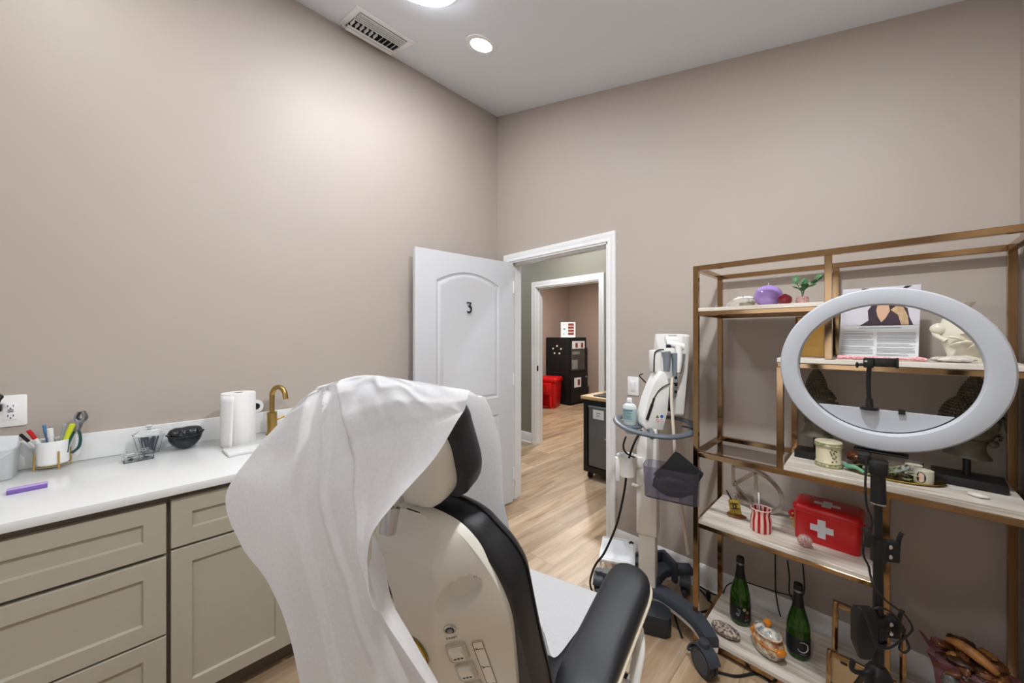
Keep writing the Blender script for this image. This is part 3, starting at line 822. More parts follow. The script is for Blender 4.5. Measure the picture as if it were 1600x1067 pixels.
m.loft([ring_uv(scaled(CUSH, k), f) for k, f in ((0.90, -0.070), (0.955, -0.069), (0.985, -0.060), (1.0, -0.045), (1.0, -0.015), (0.985, 0.004), (0.94, 0.018), (0.82, 0.028), (0.5, 0.034))])
m.build('backrest', LEATHER, CH, smooth=50, local=True)
m = MB().tube([bk(u * 1.0005, b * 1.0005, -0.004) for u, b in CUSH[::3]], 0.0025, n=6, closed=True, k=3)
m.build('piping', LEATHER, CH, local=True)

WT = [(-0.30, 0.128), (-0.2, 0.145), (-0.135, 0.158), (0.0, 0.178), (0.077, 0.187), (0.12, 0.188), (0.159, 0.184), (0.2, 0.175), (0.228, 0.165), (0.26, 0.149), (0.293, 0.127), (0.31, 0.108), (0.32, 0.086), (0.328, 0.05), (0.331, 0.02)]
WS = [(q.x, q.y) for q in spline([Vector((b, w_, 0)) for b, w_ in WT], 8)]
def wid(b): return lerp_tab(WS, b)
def smin(a, b, k=0.12):
    h = max(0, min(1, 0.5 + 0.5 * (b - a) / k))
    return b * (1 - h) + a * h - k * h * (1 - h)
def shell_f(u, b):
    w = wid(b)
    p = min(max(0.014, 0.085 + (b - 0.26) * 0.21), 0.5 * w)
    hk = lerp_tab([(-0.3, 0.102), (-0.1, 0.098), (0.1, 0.086), (0.26, 0.060), (0.331, 0.05)], b)
    t = max(0, (w - abs(u)) / max(0.02, w - p))
    t2 = max(0, (0.336 - b) / 0.075)
    h = hk * min(max(0, smin(smin(t, 1.0, 0.06), smin(t2, 1.0, 0.06), 0.06)), 1)
    # hand pockets on the two side facets
    du, db = abs(u) - 0.112, b - 0.182
    e = (du * 0.70 + db * 0.71) / 0.050; g = (-du * 0.71 + db * 0.70) / 0.034
    rho = math.sqrt(e * e + g * g)
    if rho < 1:
        q = min(1, (1 - rho) / (0.12 + 0.5 * max(0.0, -g - 0.3 * e)))
        h = max(h - 0.030 * q * q * (3 - 2 * q), min(h, 0.004))
    return -(0.080 + h)
NS, NB = 96, 110
rows = []
for j in range(NB + 1):
    b = -0.30 + 0.631 * j / NB
    w = wid(b)
    rows.append([bk(w * (-1 + 2 * i / NS), b, shell_f(w * (-1 + 2 * i / NS), b)) for i in range(NS + 1)])
m = MB().grid(rows)
edge = [(-wid(-0.30 + 0.631 * j / NB), -0.30 + 0.631 * j / NB) for j in range(NB + 1)]
loop = edge + [(-u, b) for u, b in edge[::-1]]
m.loft([ring_uv(loop, -0.0805), ring_uv(scaled(loop, 1.006, 0.1), -0.077), ring_uv(scaled(loop, 1.004, 0.1), -0.06)], cap0=False)
bmesh.ops.remove_doubles(m.bm, verts=m.bm.verts, dist=2e-4)
shell = m.build('back_shell', SHELL, CH, smooth=60, local=True)
bvh = BVHTree.FromPolygons([v.co for v in shell.data.vertices], [p.vertices[:] for p in shell.data.polygons])
def surf(u, b):
    hit = bvh.ray_cast(bk(u, b, -0.5), Vector((0, ct, st)))
    n = hit[1]
    if n.dot(Vector((0, ct, st))) > 0: n = -n
    return hit[0], n
UPB = Vector((0, -st, ct))
def sframe(u, b, d=0.0, ks=0.02):
    # averaged normal around the spot, x to the right seen from behind
    n = Vector((0, 0, 0)); p0 = None
    for a in (-ks, 0, ks):
        for c in (-ks, 0, ks):
            p, q = surf(u + a, b + c); n += q
            if a == 0 and c == 0: p0 = p
    n.normalize()
    x = UPB.cross(n); x.normalize()
    y = n.cross(x)
    M = Matrix.Identity(4)
    o = p0 + n * d
    for i in range(3):
        M[i][0] = x[i]; M[i][1] = y[i]; M[i][2] = n[i]; M[i][3] = o[i]
    return M
BTN = mat('button_plastic', '#f2eee5', 0.3, var=0.01)
for k in range(3):
    F = sframe(0.078, 0.026 - 0.073 * k, -0.001)
    bt = MB(F).prism(rrect(0.043, 0.060, 0.007), 0, 0.007, bev=0.002).build('control_button', mat('button_gap_shade', '#cdc7ba', 0.35), CH, local=True)  # base toned darker to draw the shaded gap round the rocker
    MB(F).loft([[(-0.0145, -0.024, 0.005), (0.0145, -0.024, 0.005), (0.0145, 0.024, 0.005), (-0.0145, 0.024, 0.005)],
                [(-0.0135, -0.022, 0.0090), (0.0135, -0.022, 0.0090), (0.0135, 0.022, 0.0155), (-0.0135, 0.022, 0.0155)]]).build('rocker', BTN, bt, local=True, smooth=30)
    m = MB(F @ Matrix.Translation((0, -0.010, 0.0113)) @ Matrix.Rotation(math.atan2(0.0065, 0.044), 4, 'X'))
    for s_ in (-1, 1):
        tri = [(s_ * 0.0105, 0), (s_ * 0.0055, 0.0035), (s_ * 0.0055, -0.0035)]
        m.tube([(x, y, 0) for x, y in tri], 0.00055, n=5, closed=True, smooth=False)
    m.tube([(0.0026 * math.cos(2 * PI * i / 12), 0.0034 * math.sin(2 * PI * i / 12), 0) for i in range(12)], 0.00055, n=5, closed=True, smooth=False)
    m.build('symbol', INK, bt, local=True)
F = sframe(0.082, 0.103, 0.0)
ky = MB(F).lathe([(0.0135, -0.001), (0.0135, 0.003), (0.0105, 0.005), (0.009, 0.003), (0.001, 0.003)], n=28).build('key_lock', CHROME, CH, local=True)
MB(F).lathe([(0.0005, 0.0035), (0.0086, 0.0038), (0.0086, 0.0045), (0.0005, 0.0045)], n=24).build('ring', BLACKP, ky, local=True)
MB(F).lathe([(0.0005, 0.0046), (0.006, 0.0046), (0.005, 0.006), (0.0005, 0.0064)], n=20).box((-0.001, -0.004, 0.0062), (0.001, 0.004, 0.0068)).build('cylinder', STEEL, ky, local=True)
F = sframe(0.079, 0.075, 0.0)
rl = MB(F).prism([(0.019 * math.cos(2 * PI * i / 28), 0.0085 * math.sin(2 * PI * i / 28)) for i in range(28)], 0, 0.0012).build('reset_label', BTN, CH, local=True)
tx = text_obj('lettering', 'RESET', 0.0095, 0.0002, PW(CH) @ F @ Matrix.Translation((0, 0, 0.0014)), INK, rl)
F = sframe(0.115, -0.052, 0.0008, 0.01)
st_ = MB(F).prism(rrect(0.023, 0.200, 0.003), 0, 0.0012).build('legend_strip', BTN, CH, local=True)
m = MB(F @ Matrix.Translation((0, 0, 0.0014)))
m.tube([(x, y, 0) for x, y in rrect(0.022, 0.199, 0.003)], 0.0006, n=5, closed=True, smooth=False)
for k in range(3):
    y = 0.075 - 0.068 * k
    m.tube([(-0.009, y + 0.004, 0), (-0.004, y - 0.002, 0), (0.002, y - 0.001, 0), (0.009, y - 0.004, 0)], 0.0007, n=5)
    m.tube([(-0.008, y - 0.003, 0), (-0.003, y + 0.004 * (1 if k == 0 else -1), 0)], 0.0007, n=5)
m.build('pictograms', INK, st_, local=True)
F = sframe(-0.020, 0.005, 0.002, 0.012)
ov = lambda r: [(r * 0.029 * math.cos(2 * PI * i / 36), r * 0.040 * math.sin(2 * PI * i / 36)) for i in range(36)]
sk = MB(F).prism(ov(1.0), 0, 0.001).build('warning_sticker', mat('sticker_yellow', '#c9a82a', 0.4, var=0.06, vscale=40), CH, local=True)
m = MB(F @ Matrix.Translation((0, 0, 0.0012)))
m.tube([(x, y, 0) for x, y in ov(0.95)], 0.0009, n=5, closed=True, smooth=False)
m.tube([(-0.012, -0.022, 0), (0.012, -0.006, 0), (0.006, 0.016, 0)], 0.0008, n=5).tube([(0.016, -0.022, 0), (-0.004, -0.002, 0)], 0.0008, n=5)
m.build('outline', INK, sk, local=True)
for s_ in (1, -1):
    p, n = surf(s_ * 0.130, 0.200)
    F = frame(p, (1, 0, 0), n)
    MB(F).lathe([(0.0005, 0.0045), (0.003, 0.004), (0.0052, 0.002), (0.0055, -0.001), (0.0005, -0.001)], n=16).build('pocket_screw', CHROME, CH, local=True)

# headrest
HS = lambda k, f: ring_uv([(u * k, 0.47 + (b - 0.47) * k) for u, b in smooth_closed([(0.046, 0.352), (0.078, 0.362), (0.112, 0.402), (0.122, 0.46), (0.122, 0.50), (0.108, 0.525), (0.06, 0.532)])], f)
hr = MB().loft([HS(1.0, -0.045), HS(1.0, -0.058), HS(0.985, -0.072), HS(0.95, -0.084), HS(0.88, -0.093), HS(0.6, -0.099)]).build('headrest_shell', SHELL, CH, smooth=50, local=True)
HP = smooth_closed([(0.075, 0.356), (0.118, 0.368), (0.136, 0.40), (0.141, 0.43), (0.139, 0.50), (0.137, 0.535), (0.116, 0.563), (0.05, 0.570)])
HPs = lambda k, f: ring_uv([(u * k, 0.49 + (b - 0.49) * k) for u, b in HP], f)
MB().loft([HPs(0.9, -0.046), HPs(0.975, -0.045), HPs(1.0, -0.034), HPs(1.0, 0.000), HPs(0.985, 0.014), HPs(0.93, 0.026), HPs(0.75, 0.033), HPs(0.4, 0.036)]).build('headrest_pad', LEATHER, CH, smooth=50, local=True)
m = MB().cyl(bk(0, 0.26, -0.06), bk(0, 0.42, -0.06), 0.011)
m.cyl(bk(-0.004, 0.338, -0.150), bk(-0.004, 0.378, -0.122), 0.0165, n=28)
m.cyl(bk(-0.004, 0.3365, -0.151), bk(-0.004, 0.338, -0.150), 0.012, n=28)
m.cyl(bk(-0.004, 0.378, -0.122), bk(-0.004, 0.378, -0.06), 0.008, n=16)
m.build('headrest_clamp', CHROME, CH, local=True)
# seat, leg rest, base
m = MB()
SEAT = lambda k, z, e=0: [(x, y, z) for x, y in rrect(0.44 * k, 0.46 * k, 0.07, 6, 0, 0.255)]
m.loft([SEAT(0.93, 0.405), SEAT(0.98, 0.412), SEAT(1.0, 0.43), SEAT(1.0, 0.475), SEAT(0.98, 0.493), SEAT(0.92, 0.502), SEAT(0.5, 0.506)])
m.build('seat', LEATHER, CH, smooth=50, local=True)
m = MB().box((-0.20, 0.06, 0.385), (0.20, 0.44, 0.408), bev=0.006).build('seat_pan', SHELL, CH, local=True)
m = MB(); LR = lambda k, y: [(x, y, z) for x, z in rrect(0.42 * k, 0.30 * k, 0.05, 5, 0, 0.235)]
m.loft([LR(0.95, 0.43), LR(1.0, 0.437), LR(1.0, 0.478), LR(0.97, 0.488), LR(0.6, 0.492)])
m.build('leg_rest', LEATHER, CH, smooth=50, local=True)
MB().box((-0.10, 0.10, 0.055), (0.10, 0.34, 0.392), bev=0.02).build('lift_column', SHELL, CH, local=True)
MB().box((-0.24, -0.10, 0.0), (0.24, 0.46, 0.055), bev=0.018).build('base', SHELL, CH, local=True)
MB().box((-0.12, -0.02, 0.36), (-0.07, 0.10, 0.60), bev=0.008).box((0.07, -0.02, 0.36), (0.12, 0.10, 0.60), bev=0.008).build('back_hinge', SHELL, CH, local=True)

# armrests: padded top sloping up to the front
def armrest(side):
    if side > 0:
        A = Vector((1.931, -1.262, 0.770)); d = Vector((-0.088, 0.939, 0.332)).normalized()
    else:
        Mi = PW(CH); L_ = Mi.inverted() @ Vector((1.931, -1.262, 0.770)); L_.x = -L_.x
        A = Mi @ L_
        dl_ = Mi.to_3x3().inverted() @ Vector((-0.088, 0.939, 0.332)); dl_.x = -dl_.x
        d = (Mi.to_3x3() @ dl_).normalized()
    x = d.cross(Vector((0, 0, 1))).normalized(); z = x.cross(d)
    M = Matrix.Identity(4)
    for i in range(3):
        M[i][0] = x[i]; M[i][1] = d[i]; M[i][2] = z[i]; M[i][3] = A[i]
    W, L = 0.057, 0.36
    def sect(y, k, zt, zb, kx=1.0):
        out = []
        for i in range(28):
            a = 2 * PI * i / 28
            c, s_ = math.cos(a), math.sin(a)
            xx = W * k * kx * math.copysign(abs(c) ** 0.62, c)
            zz = (zt if s_ > 0 else -zb) * abs(s_) ** 0.75
            out.append((xx, y, zz))
        return out
    ends = [(0.0, 0.25), (-0.004, 0.52), (-0.012, 0.74), (-0.024, 0.88), (-0.042, 0.965), (-0.065, 1.0)]
    seq = ends + [(-0.2, 1.0), (-L + 0.065, 1.0)] + [(-L - y, k) for y, k in ends[::-1]]
    ar = MB(M).loft([sect(y, k, 0.036 * min(1, 0.35 + 0.65 * k), 0.020) for y, k in seq]).build('armrest', LEATHER, CH, smooth=60)
    MB(M).loft([[(p[0], p[1], p[2] - 0.018) for p in sect(y, k, 0.008, 0.010, 1.055)] for y, k in [(0.006, 0.25)] + [(y + 0.004, k) for y, k in seq[1:-1]] + [(-L - 0.006, 0.25)]]).build('armrest_trim', SHELLTRIM, ar, smooth=40)
    br = MB(M)
    br.box((-0.022, -0.30, -0.085), (0.030, -0.10, -0.0285), bev=0.01)
    br.loft([[(q[0], q[1], q[2]) for q in ((-0.02 - 0.0, -0.16, -0.05), (0.03, -0.16, -0.05), (0.03, -0.26, -0.05), (-0.02, -0.26, -0.05))],
             [(-0.05, -0.24, -0.24), (0.0, -0.24, -0.24), (0.0, -0.34, -0.24), (-0.05, -0.34, -0.24)]])
    b_ = br.build('armrest_bracket', WHITEP, CH, smooth=30)
    MB(M).box((0.0302, -0.22, -0.075), (0.040, -0.12, -0.035), bev=0.008).build('slot_cover', BLACKP, b_)
    MB(M).cyl((0.030, -0.20, -0.095), (0.046, -0.20, -0.095), 0.012).tube([(0.044, -0.20, -0.095), (0.05, -0.22, -0.11), (0.05, -0.26, -0.12)], 0.005).build('release_lever', CHROME, b_)
    MB(M).tube([(0.036, -0.10, -0.06), (0.05, -0.14, -0.085), (0.045, -0.22, -0.15), (0.03, -0.28, -0.22)], 0.014, n=12, sy=0.6).build('lever_cover', WHITEP, b_)
armrest(1); armrest(-1)

# ------------------------------------------------------------------ paper sheet over the chair
PB = [[(1.466,-1.919,1.292),(1.515,-1.898,1.306),(1.568,-1.887,1.319),(1.628,-1.876,1.328),(1.686,-1.861,1.329),(1.755,-1.841,1.325),(1.837,-1.822,1.321),(1.896,-1.805,1.316)],[(1.421,-1.949,1.248),(1.485,-1.927,1.283),(1.562,-1.907,1.297),(1.631,-1.888,1.308),(1.705,-1.870,1.308),(1.782,-1.849,1.299),(1.854,-1.834,1.290),(1.905,-1.820,1.290)],[(1.378,-1.978,1.202),(1.474,-1.953,1.236),(1.556,-1.927,1.238),(1.642,-1.904,1.245),(1.722,-1.881,1.249),(1.794,-1.865,1.251),(1.860,-1.851,1.257),(1.905,-1.837,1.270)],[(1.340,-2.024,1.133),(1.454,-1.981,1.154),(1.558,-1.947,1.166),(1.641,-1.920,1.177),(1.719,-1.898,1.182),(1.779,-1.887,1.189),(1.838,-1.878,1.199),(1.885,-1.869,1.210)],[(1.311,-2.074,1.031),(1.446,-2.023,1.058),(1.545,-1.974,1.071),(1.634,-1.948,1.091),(1.701,-1.924,1.101),(1.758,-1.915,1.112),(1.806,-1.914,1.127),(1.846,-1.913,1.144)],[(1.362,-2.051,0.928),(1.476,-2.008,0.959),(1.569,-1.971,0.980),(1.639,-1.950,1.000),(1.700,-1.939,1.020),(1.744,-1.936,1.039),(1.784,-1.939,1.062),(1.818,-1.944,1.087)],[(1.427,-2.015,0.863),(1.507,-1.991,0.890),(1.582,-1.965,0.909),(1.649,-1.947,0.930),(1.704,-1.934,0.948),(1.751,-1.937,0.976),(1.788,-1.942,1.005),(1.817,-1.948,1.029)],[(1.478,-1.991,0.785),(1.538,-1.974,0.808),(1.599,-1.955,0.829),(1.663,-1.940,0.853),(1.716,-1.930,0.873),(1.766,-1.928,0.904),(1.802,-1.935,0.939),(1.832,-1.937,0.966)],[(1.507,-1.976,0.695),(1.564,-1.962,0.722),(1.620,-1.948,0.747),(1.681,-1.929,0.769),(1.744,-1.915,0.797),(1.795,-1.907,0.829),(1.829,-1.908,0.863),(1.861,-1.904,0.893)],[(1.534,-1.963,0.594),(1.588,-1.952,0.623),(1.645,-1.937,0.651),(1.708,-1.917,0.676),(1.775,-1.898,0.711),(1.827,-1.882,0.742),(1.868,-1.869,0.774),(1.897,-1.861,0.803)]]
PC = [[(1.818,-1.944,1.087),(1.809,-1.935,1.080),(1.791,-1.925,1.067)],[(1.820,-1.946,1.055),(1.811,-1.931,1.047),(1.793,-1.916,1.035)],[(1.817,-1.948,1.029),(1.811,-1.931,1.022),(1.796,-1.910,1.009)],[(1.832,-1.937,0.966),(1.824,-1.922,0.961),(1.806,-1.903,0.951)],[(1.861,-1.904,0.893),(1.852,-1.894,0.895),(1.828,-1.881,0.895)],[(1.897,-1.861,0.803),(1.886,-1.855,0.807),(1.860,-1.846,0.810)]]
def cr_rows(rows, k):
    cols = [spline([r[i] for r in rows], k) for i in range(len(rows[0]))]
    R2 = [[cols[i][j] for i in range(len(cols))] for j in range(len(cols[0]))]
    return [spline(r, k) for r in R2]
front = [PB[0]]
us = [-0.31, -0.245, -0.18, -0.115, -0.05, 0.02, 0.09, 0.158]
CHM = PW(CH)
for f, bs in ((0.030, (0.538, 0.556, 0.573, 0.579, 0.579, 0.574, 0.567, 0.560)), (0.050, (0.505, 0.525, 0.548, 0.553, 0.553, 0.549, 0.545, 0.541))):
    front.append([CHM @ bk(u, b, f) for u, b in zip(us, bs)])
for (b, f, wid, sh) in ((0.45, 0.058, 1.0, 0.006), (0.36, 0.054, 0.94, 0.006), (0.27, 0.046, 0.92, 0.0), (0.12, 0.042, 0.95, 0.0), (-0.05, 0.043, 1.0, 0.0), (-0.16, 0.050, 1.0, 0.01)):
    front.append([CHM @ bk(u * wid + sh, b, f + 0.004 * math.sin(7 * u * 9 + b * 5)) for u in us])
for (y, z, dx) in ((0.165, 0.520, 0.012), (0.27, 0.514, 0.03), (0.38, 0.514, 0.045), (0.463, 0.5125, 0.06), (0.505, 0.500, 0.062), (0.52, 0.46, 0.062)):
    front.append([CHM @ Vector((u * (0.92 if u < 0 else 1.0) + dx * (u + 0.3) / 0.455 - 0.0, y, z)) for u in us])
def wrinkle(rows, amp, fold):
    out = []
    n = len(rows)
    for j, r in enumerate(rows):
        q = []
        v = j / (n - 1)
        for i, p in enumerate(r):
            u = i / (len(r) - 1)
            w = Vector((p.x * 9, p.y * 9, p.z * 5))
            d = amp * (noise.noise(w) + 0.45 * noise.noise(w * 3.1 + Vector((3, 1, 7))))
            if fold:
                # one sharp pleat falling from the crumpled crown, a hollow beside it, small creases on top
                ur = lerp_tab([(0, 0.25), (0.1, 0.29), (0.44, 0.57), (0.55, 0.72), (0.7, 0.95), (1, 1.2)], v)
                ul = lerp_tab([(0, 0.08), (0.1, 0.11), (0.44, 0.24), (1, 0.34)], v)
                k = min(1, v / 0.10) * (1 - 0.45 * v)
                prof = [(0, 0.0), (ul - 0.05, 0.25), (ul, 0.35), (ul + 0.035, -0.45), (ul + 0.3 * (ur - ul), -0.55), (ul + 0.38 * (ur - ul), -0.25), (ul + 0.46 * (ur - ul), -0.7), (ur - 0.035, -0.95), (ur, 0.75), (ur + 0.10, 0.35), (ur + 0.22, 0.1), (2.0, 0.0)]
                d += 0.030 * k * lerp_tab(prof, u)
                cr = math.exp(-((v - 0.09) / 0.10) ** 2)
                d += 0.013 * cr * (0.6 - 2 * abs(noise.noise(Vector((u * 9, v * 12, 3.7))))) * (1.2 - u)
                # straight fold across the right half of the crown
                dd = (v - 0.16) - (0.62 - u) * 0.25
                if u > 0.32: d += 0.011 * max(0, 1 - abs(dd) / 0.09) * min(1, (u - 0.32) / 0.1)
            q.append(p + Vector((0.72, -0.66, 0.15)) * d)
        out.append(q)
    return out
pr = thing('exam_paper_sheet', 'white exam paper sheet draped over headrest, seat and back of treatment chair', 'paper sheet', (1.6, -1.6, 0.52))
m = MB().grid(wrinkle(cr_rows([[Vector(p) for p in r] for r in PB], 14), 0.0025, True))
m.grid(wrinkle(cr_rows([[Vector(p) for p in r] for r in PC], 8), 0.0006, False))
m.grid(cr_rows([[Vector(p) for p in r] for r in front], 5))
bmesh.ops.remove_doubles(m.bm, verts=m.bm.verts, dist=3e-4)
m.build('sheet', EXPAPER, pr, smooth=50)
# ------------------------------------------------------------------ scanner cart
CT = thing('scanner_cart', 'white intraoral scanner cart on slate wheeled base in front of back wall', 'medical cart', (1.56, -0.37, 0.0), R(45.16))
# local x = away to the right, local y = towards the corner, z up
colr = R(-32)
MB(TR(0.0, 0.0, 0, colr)).box((-0.041, -0.036, 0.11), (0.041, 0.036, 0.60), bev=0.006).build('column', COLW, CT, local=True)
MB(TR(0.0, 0.0, 0, colr)).box((-0.050, -0.045, 0.398), (0.050, 0.045, 0.945), bev=0.008).box((-0.0515, -0.02, 0.405), (-0.0495, 0.02, 0.94)).build('column_sleeve', COLW, CT, local=True)
# base: hub and spread legs
def leg(name, pts, w, h, parent=CT):
    """tapered hollow-looking leg along pts (local x,y,z-top), slate top with pale underside"""
    P = spline([Vector(p) for p in pts], 6)
    n = len(P); rings = []; rings2 = []
    for i, p in enumerate(P):
        t = (P[min(i + 1, n - 1)] - P[max(i - 1, 0)]); t.z = 0; t.normalize()
        s_ = Vector((-t.y, t.x, 0)); u = i / (n - 1)
        ww = w[0] + (w[1] - w[0]) * u; hh = h[0] + (h[1] - h[0]) * u
        rings.append([p + s_ * a * ww + Vector((0, 0, b * hh)) for a, b in ((-1, -1), (1, -1), (1.0, -0.25), (0.86, 0), (-0.86, 0), (-1.0, -0.25))])
        rings2.append([p + s_ * a * ww + Vector((0, 0, -hh - 0.0005 - b * 0.022)) for a, b in ((-0.94, 0), (0.94, 0), (0.8, 1), (-0.8, 1))])
    o = MB().loft(rings).build(name, NAVY, parent, smooth=40, local=True)
    MB().loft(rings2).build('underside', COLW, o, smooth=40, local=True)
    return o
def L2(wx, wy):   # world to cart-local plan position
    dx, dy = wx - 1.56, wy + 0.37
    c, s_ = math.cos(R(45.16)), math.sin(R(45.16))
    return (dx * c + dy * s_, -dx * s_ + dy * c)
a = L2(1.905, -0.515); leg('front_leg', [(0.0, -0.02, 0.135), (0.06, -0.075, 0.145), (0.135, -0.22, 0.142), (a[0], a[1], 0.138)], (0.044, 0.029), (0.034, 0.044))
b = L2(1.30, -0.43); leg('left_leg', [(0.0, 0.0, 0.135), (-0.10, 0.06, 0.13), (b[0] + 0.02, b[1], 0.112)], (0.05, 0.026), (0.035, 0.035))
c = L2(1.66, -0.075); leg('rear_leg', [(0.0, 0.02, 0.135), (0.12, 0.13, 0.135), (c[0] + .01, c[1], 0.135)], (0.055, 0.03), (0.035, 0.035))
m = MB()
F = TR(0.105, 0.105, 0.0, R(8))
m.box((-0.10, -0.012, 0.085), (0.086, 0.012, 0.186), bev=0.012, M=F @ TR(0, 0.09))
m.box((-0.10, -0.115, 0.100), (-0.060, 0.09, 0.168), bev=0.012, M=F)
m.box((0.060, -0.04, 0.070), (0.086, 0.09, 0.186), bev=0.012, M=F)
m.build('rear_housing', NAVY, CT, local=True)
MB(TR(0, 0, 0, R(-10))).box((0.062, -0.055, 0.1365), (0.072, -0.025, 0.1385)).build('base_badge', WHITEP, CT, local=True)
d = L2(1.635, -0.475)
m = MB(TR(d[0], d[1], 0, R(-20)))
m.loft([[(x, y, z) for x, y in rrect(0.155 * k, 0.12 * k, 0.03 * k)] for k, z in ((0.86, 0.0), (0.9, 0.018), (0.93, 0.02), (1.0, 0.03), (1.0, 0.08), (0.96, 0.096), (0.8, 0.099))])
m.build('power_box', NAVYD, CT, local=True)
def caster(pos, az, r=0.054, hood=True):
    F = TR(pos[0], pos[1], 0, az)
    k = MB(F).lathe([(r * 0.93, -0.021), (r, -0.017), (r, -0.004), (r * 0.9, -0.002), (r * 0.9, 0.002), (r, 0.004), (r, 0.017), (r * 0.93, 0.021)], n=36, M=Matrix.Translation((0, 0, r)) @ Matrix.Rotation(R(90), 4, 'X')).build('caster', NAVYD, CT, smooth=40, local=True)
    MB(F).lathe([(0.001, 0.0235), (r * 0.74, 0.0235), (r * 0.78, 0.0205), (r * 0.78, -0.0205), (r * 0.74, -0.0235), (0.001, -0.0235)], n=32, M=Matrix.Translation((0, 0, r)) @ Matrix.Rotation(R(90), 4, 'X')).build('hub_cap', NAVY, k, smooth=40, local=True)
    if hood:
        rings = []
        for i in range(15):
            t = R(20 + 150 * i / 14)
            rr0, rr1 = r * 1.06, r * 1.16
            rings.append([(rr0 * math.cos(t), -0.024, r + rr0 * math.sin(t)), (rr1 * math.cos(t), -0.027, r + rr1 * math.sin(t)), (rr1 * math.cos(t), 0.027, r + rr1 * math.sin(t)), (rr0 * math.cos(t), 0.024, r + rr0 * math.sin(t))])
        h = MB(F).loft(rings).cyl((0.0, 0, r * 2.1), (0.0, 0, r * 2.1 + 0.02), 0.02).build('caster_hood', NAVY, CT, smooth=40, local=True)
        MB(F).tube([(-r * 1.1, 0, r * 0.75), (-r * 1.45, 0, r * 0.9), (-r * 1.5, 0, r * 0.6)], 0.012, n=10, sy=0.6).build('brake_pedal', NAVY, h, local=True)
a = L2(1.888, -0.560); caster(a, R(-75), 0.056)
b = L2(1.305, -0.43); caster(b, R(70), 0.045)
c = L2(1.652, -0.105); caster(c, R(60), 0.050)
# handle ring and bottle tray
ring_w = [(1.356, -0.300), (1.42, -0.425), (1.541, -0.525), (1.66, -0.545), (1.735, -0.505), (1.770, -0.40), (1.757, -0.27), (1.69, -0.150), (1.60, -0.100), (1.50, -0.13), (1.41, -0.2)]
m = MB()
m.tube([(*L2(x, y), 0.950) for x, y in ring_w], 0.021, n=12, closed=True, k=6, sy=0.5)
m.tube([(0, 0.0, 0.935), (*L2(1.62, -0.46), 0.938), (*L2(1.66, -0.545), 0.946)], 0.014, n=8).tube([(0, 0.0, 0.935), (*L2(1.50, -0.30), 0.938), (*L2(1.41, -0.2), 0.946)], 0.014, n=8)
m.build('handle_ring', GREYDK, CT, smooth=60, local=True)
q = L2(1.47, -0.40)
MB(TR(q[0], q[1], 0.944)).prism(rrect(0.125, 0.15, 0.045), -0.004, 0.004, bev=0.002).build('bottle_tray', GREYDK, CT, local=True)
MB(TR(q[0] + 0.02, q[1] - 0.015, 0.905)).prism(rrect(0.085, 0.07, 0.02), 0, 0.034, bev=0.004).build('tray_cup', mat('pale_teal_plastic', '#b8c4c4', 0.4), CT, local=True)
g = L2(1.748, -0.33)
MB(TR(g[0], g[1], 0.962, R(-60))).box((-0.035, -0.010, 0), (0.035, 0.010, 0.006), bev=0.002).build('handle_grip', NAVYD, CT, local=True)
# leaning body
XZc = Matrix(((1, 0, 0, 0), (0, 0, -1, 0), (0, 1, 0, 0), (0, 0, 0, 1)))
px = lambda x, y: ((x - 1012) * 0.003317, 1.41 - (y - 526) * 0.003317)
poly = [px(*p) for p in ((998, 648), (997, 660), (1002, 667), (1030, 669), (1035, 640), (1038, 604), (1037, 587), (1031, 579), (1023, 580), (1015, 598), (1006, 622))]
MB(TR(0, 0, 0)).prism(poly, -0.045, 0.055, M=XZc, bev=0.008).build('scanner_body', WHITEP, CT, smooth=40, local=True)
MB().prism([(p[0] + 0.01, p[1]) for p in [px(*p) for p in ((1036, 640), (1039, 604), (1041, 604), (1039, 640))]], 0.0, 0.045, M=XZc).build('body_seam', NAVYD, CT, local=True)
# pictogram sticker: four little round signs
F = TR(*(px(1023, 650)[0], 0, px(1023, 650)[1])) @ XZc @ Matrix.Translation((0, 0, 0.0556))
stk = MB(F).prism(rrect(0.046, 0.042, 0.004), -0.0002, 0.0004).build('sticker_sheet', WHITEP, CT, local=True)
for (dx, dy, colr_, nm) in ((-0.011, 0.010, '#6a7d3a', 'warning_sign'), (0.011, 0.010, '#3a5fb0', 'mandatory_sign'), (-0.011, -0.010, '#c0524f', 'forbidden_sign'), (0.011, -0.010, '#c98a8a', 'forbidden_sign')):
    if nm == 'warning_sign':
        pl = [(dx, dy + 0.009), (dx - 0.009, dy - 0.007), (dx + 0.009, dy - 0.007)]
        MB(F).prism(pl, 0.0005, 0.0009).build(nm, mat('sign_' + colr_, colr_, 0.5), stk, local=True)
    elif nm == 'mandatory_sign':
        MB(F).cyl((dx, dy, 0.0005), (dx, dy, 0.0009), 0.0085, n=20).build(nm, mat('sign_' + colr_, colr_, 0.5), stk, local=True)
    else:
        MB(F).tube([(dx + 0.0075 * math.cos(2 * PI * i / 18), dy + 0.0075 * math.sin(2 * PI * i / 18), 0.0008) for i in range(18)], 0.0012, n=5, closed=True, smooth=False).tube([(dx - 0.005, dy + 0.005, 0.0008), (dx + 0.005, dy - 0.005, 0.0008)], 0.001, n=5, smooth=False).build(nm, mat('sign_' + colr_, colr_, 0.5), stk, local=True)
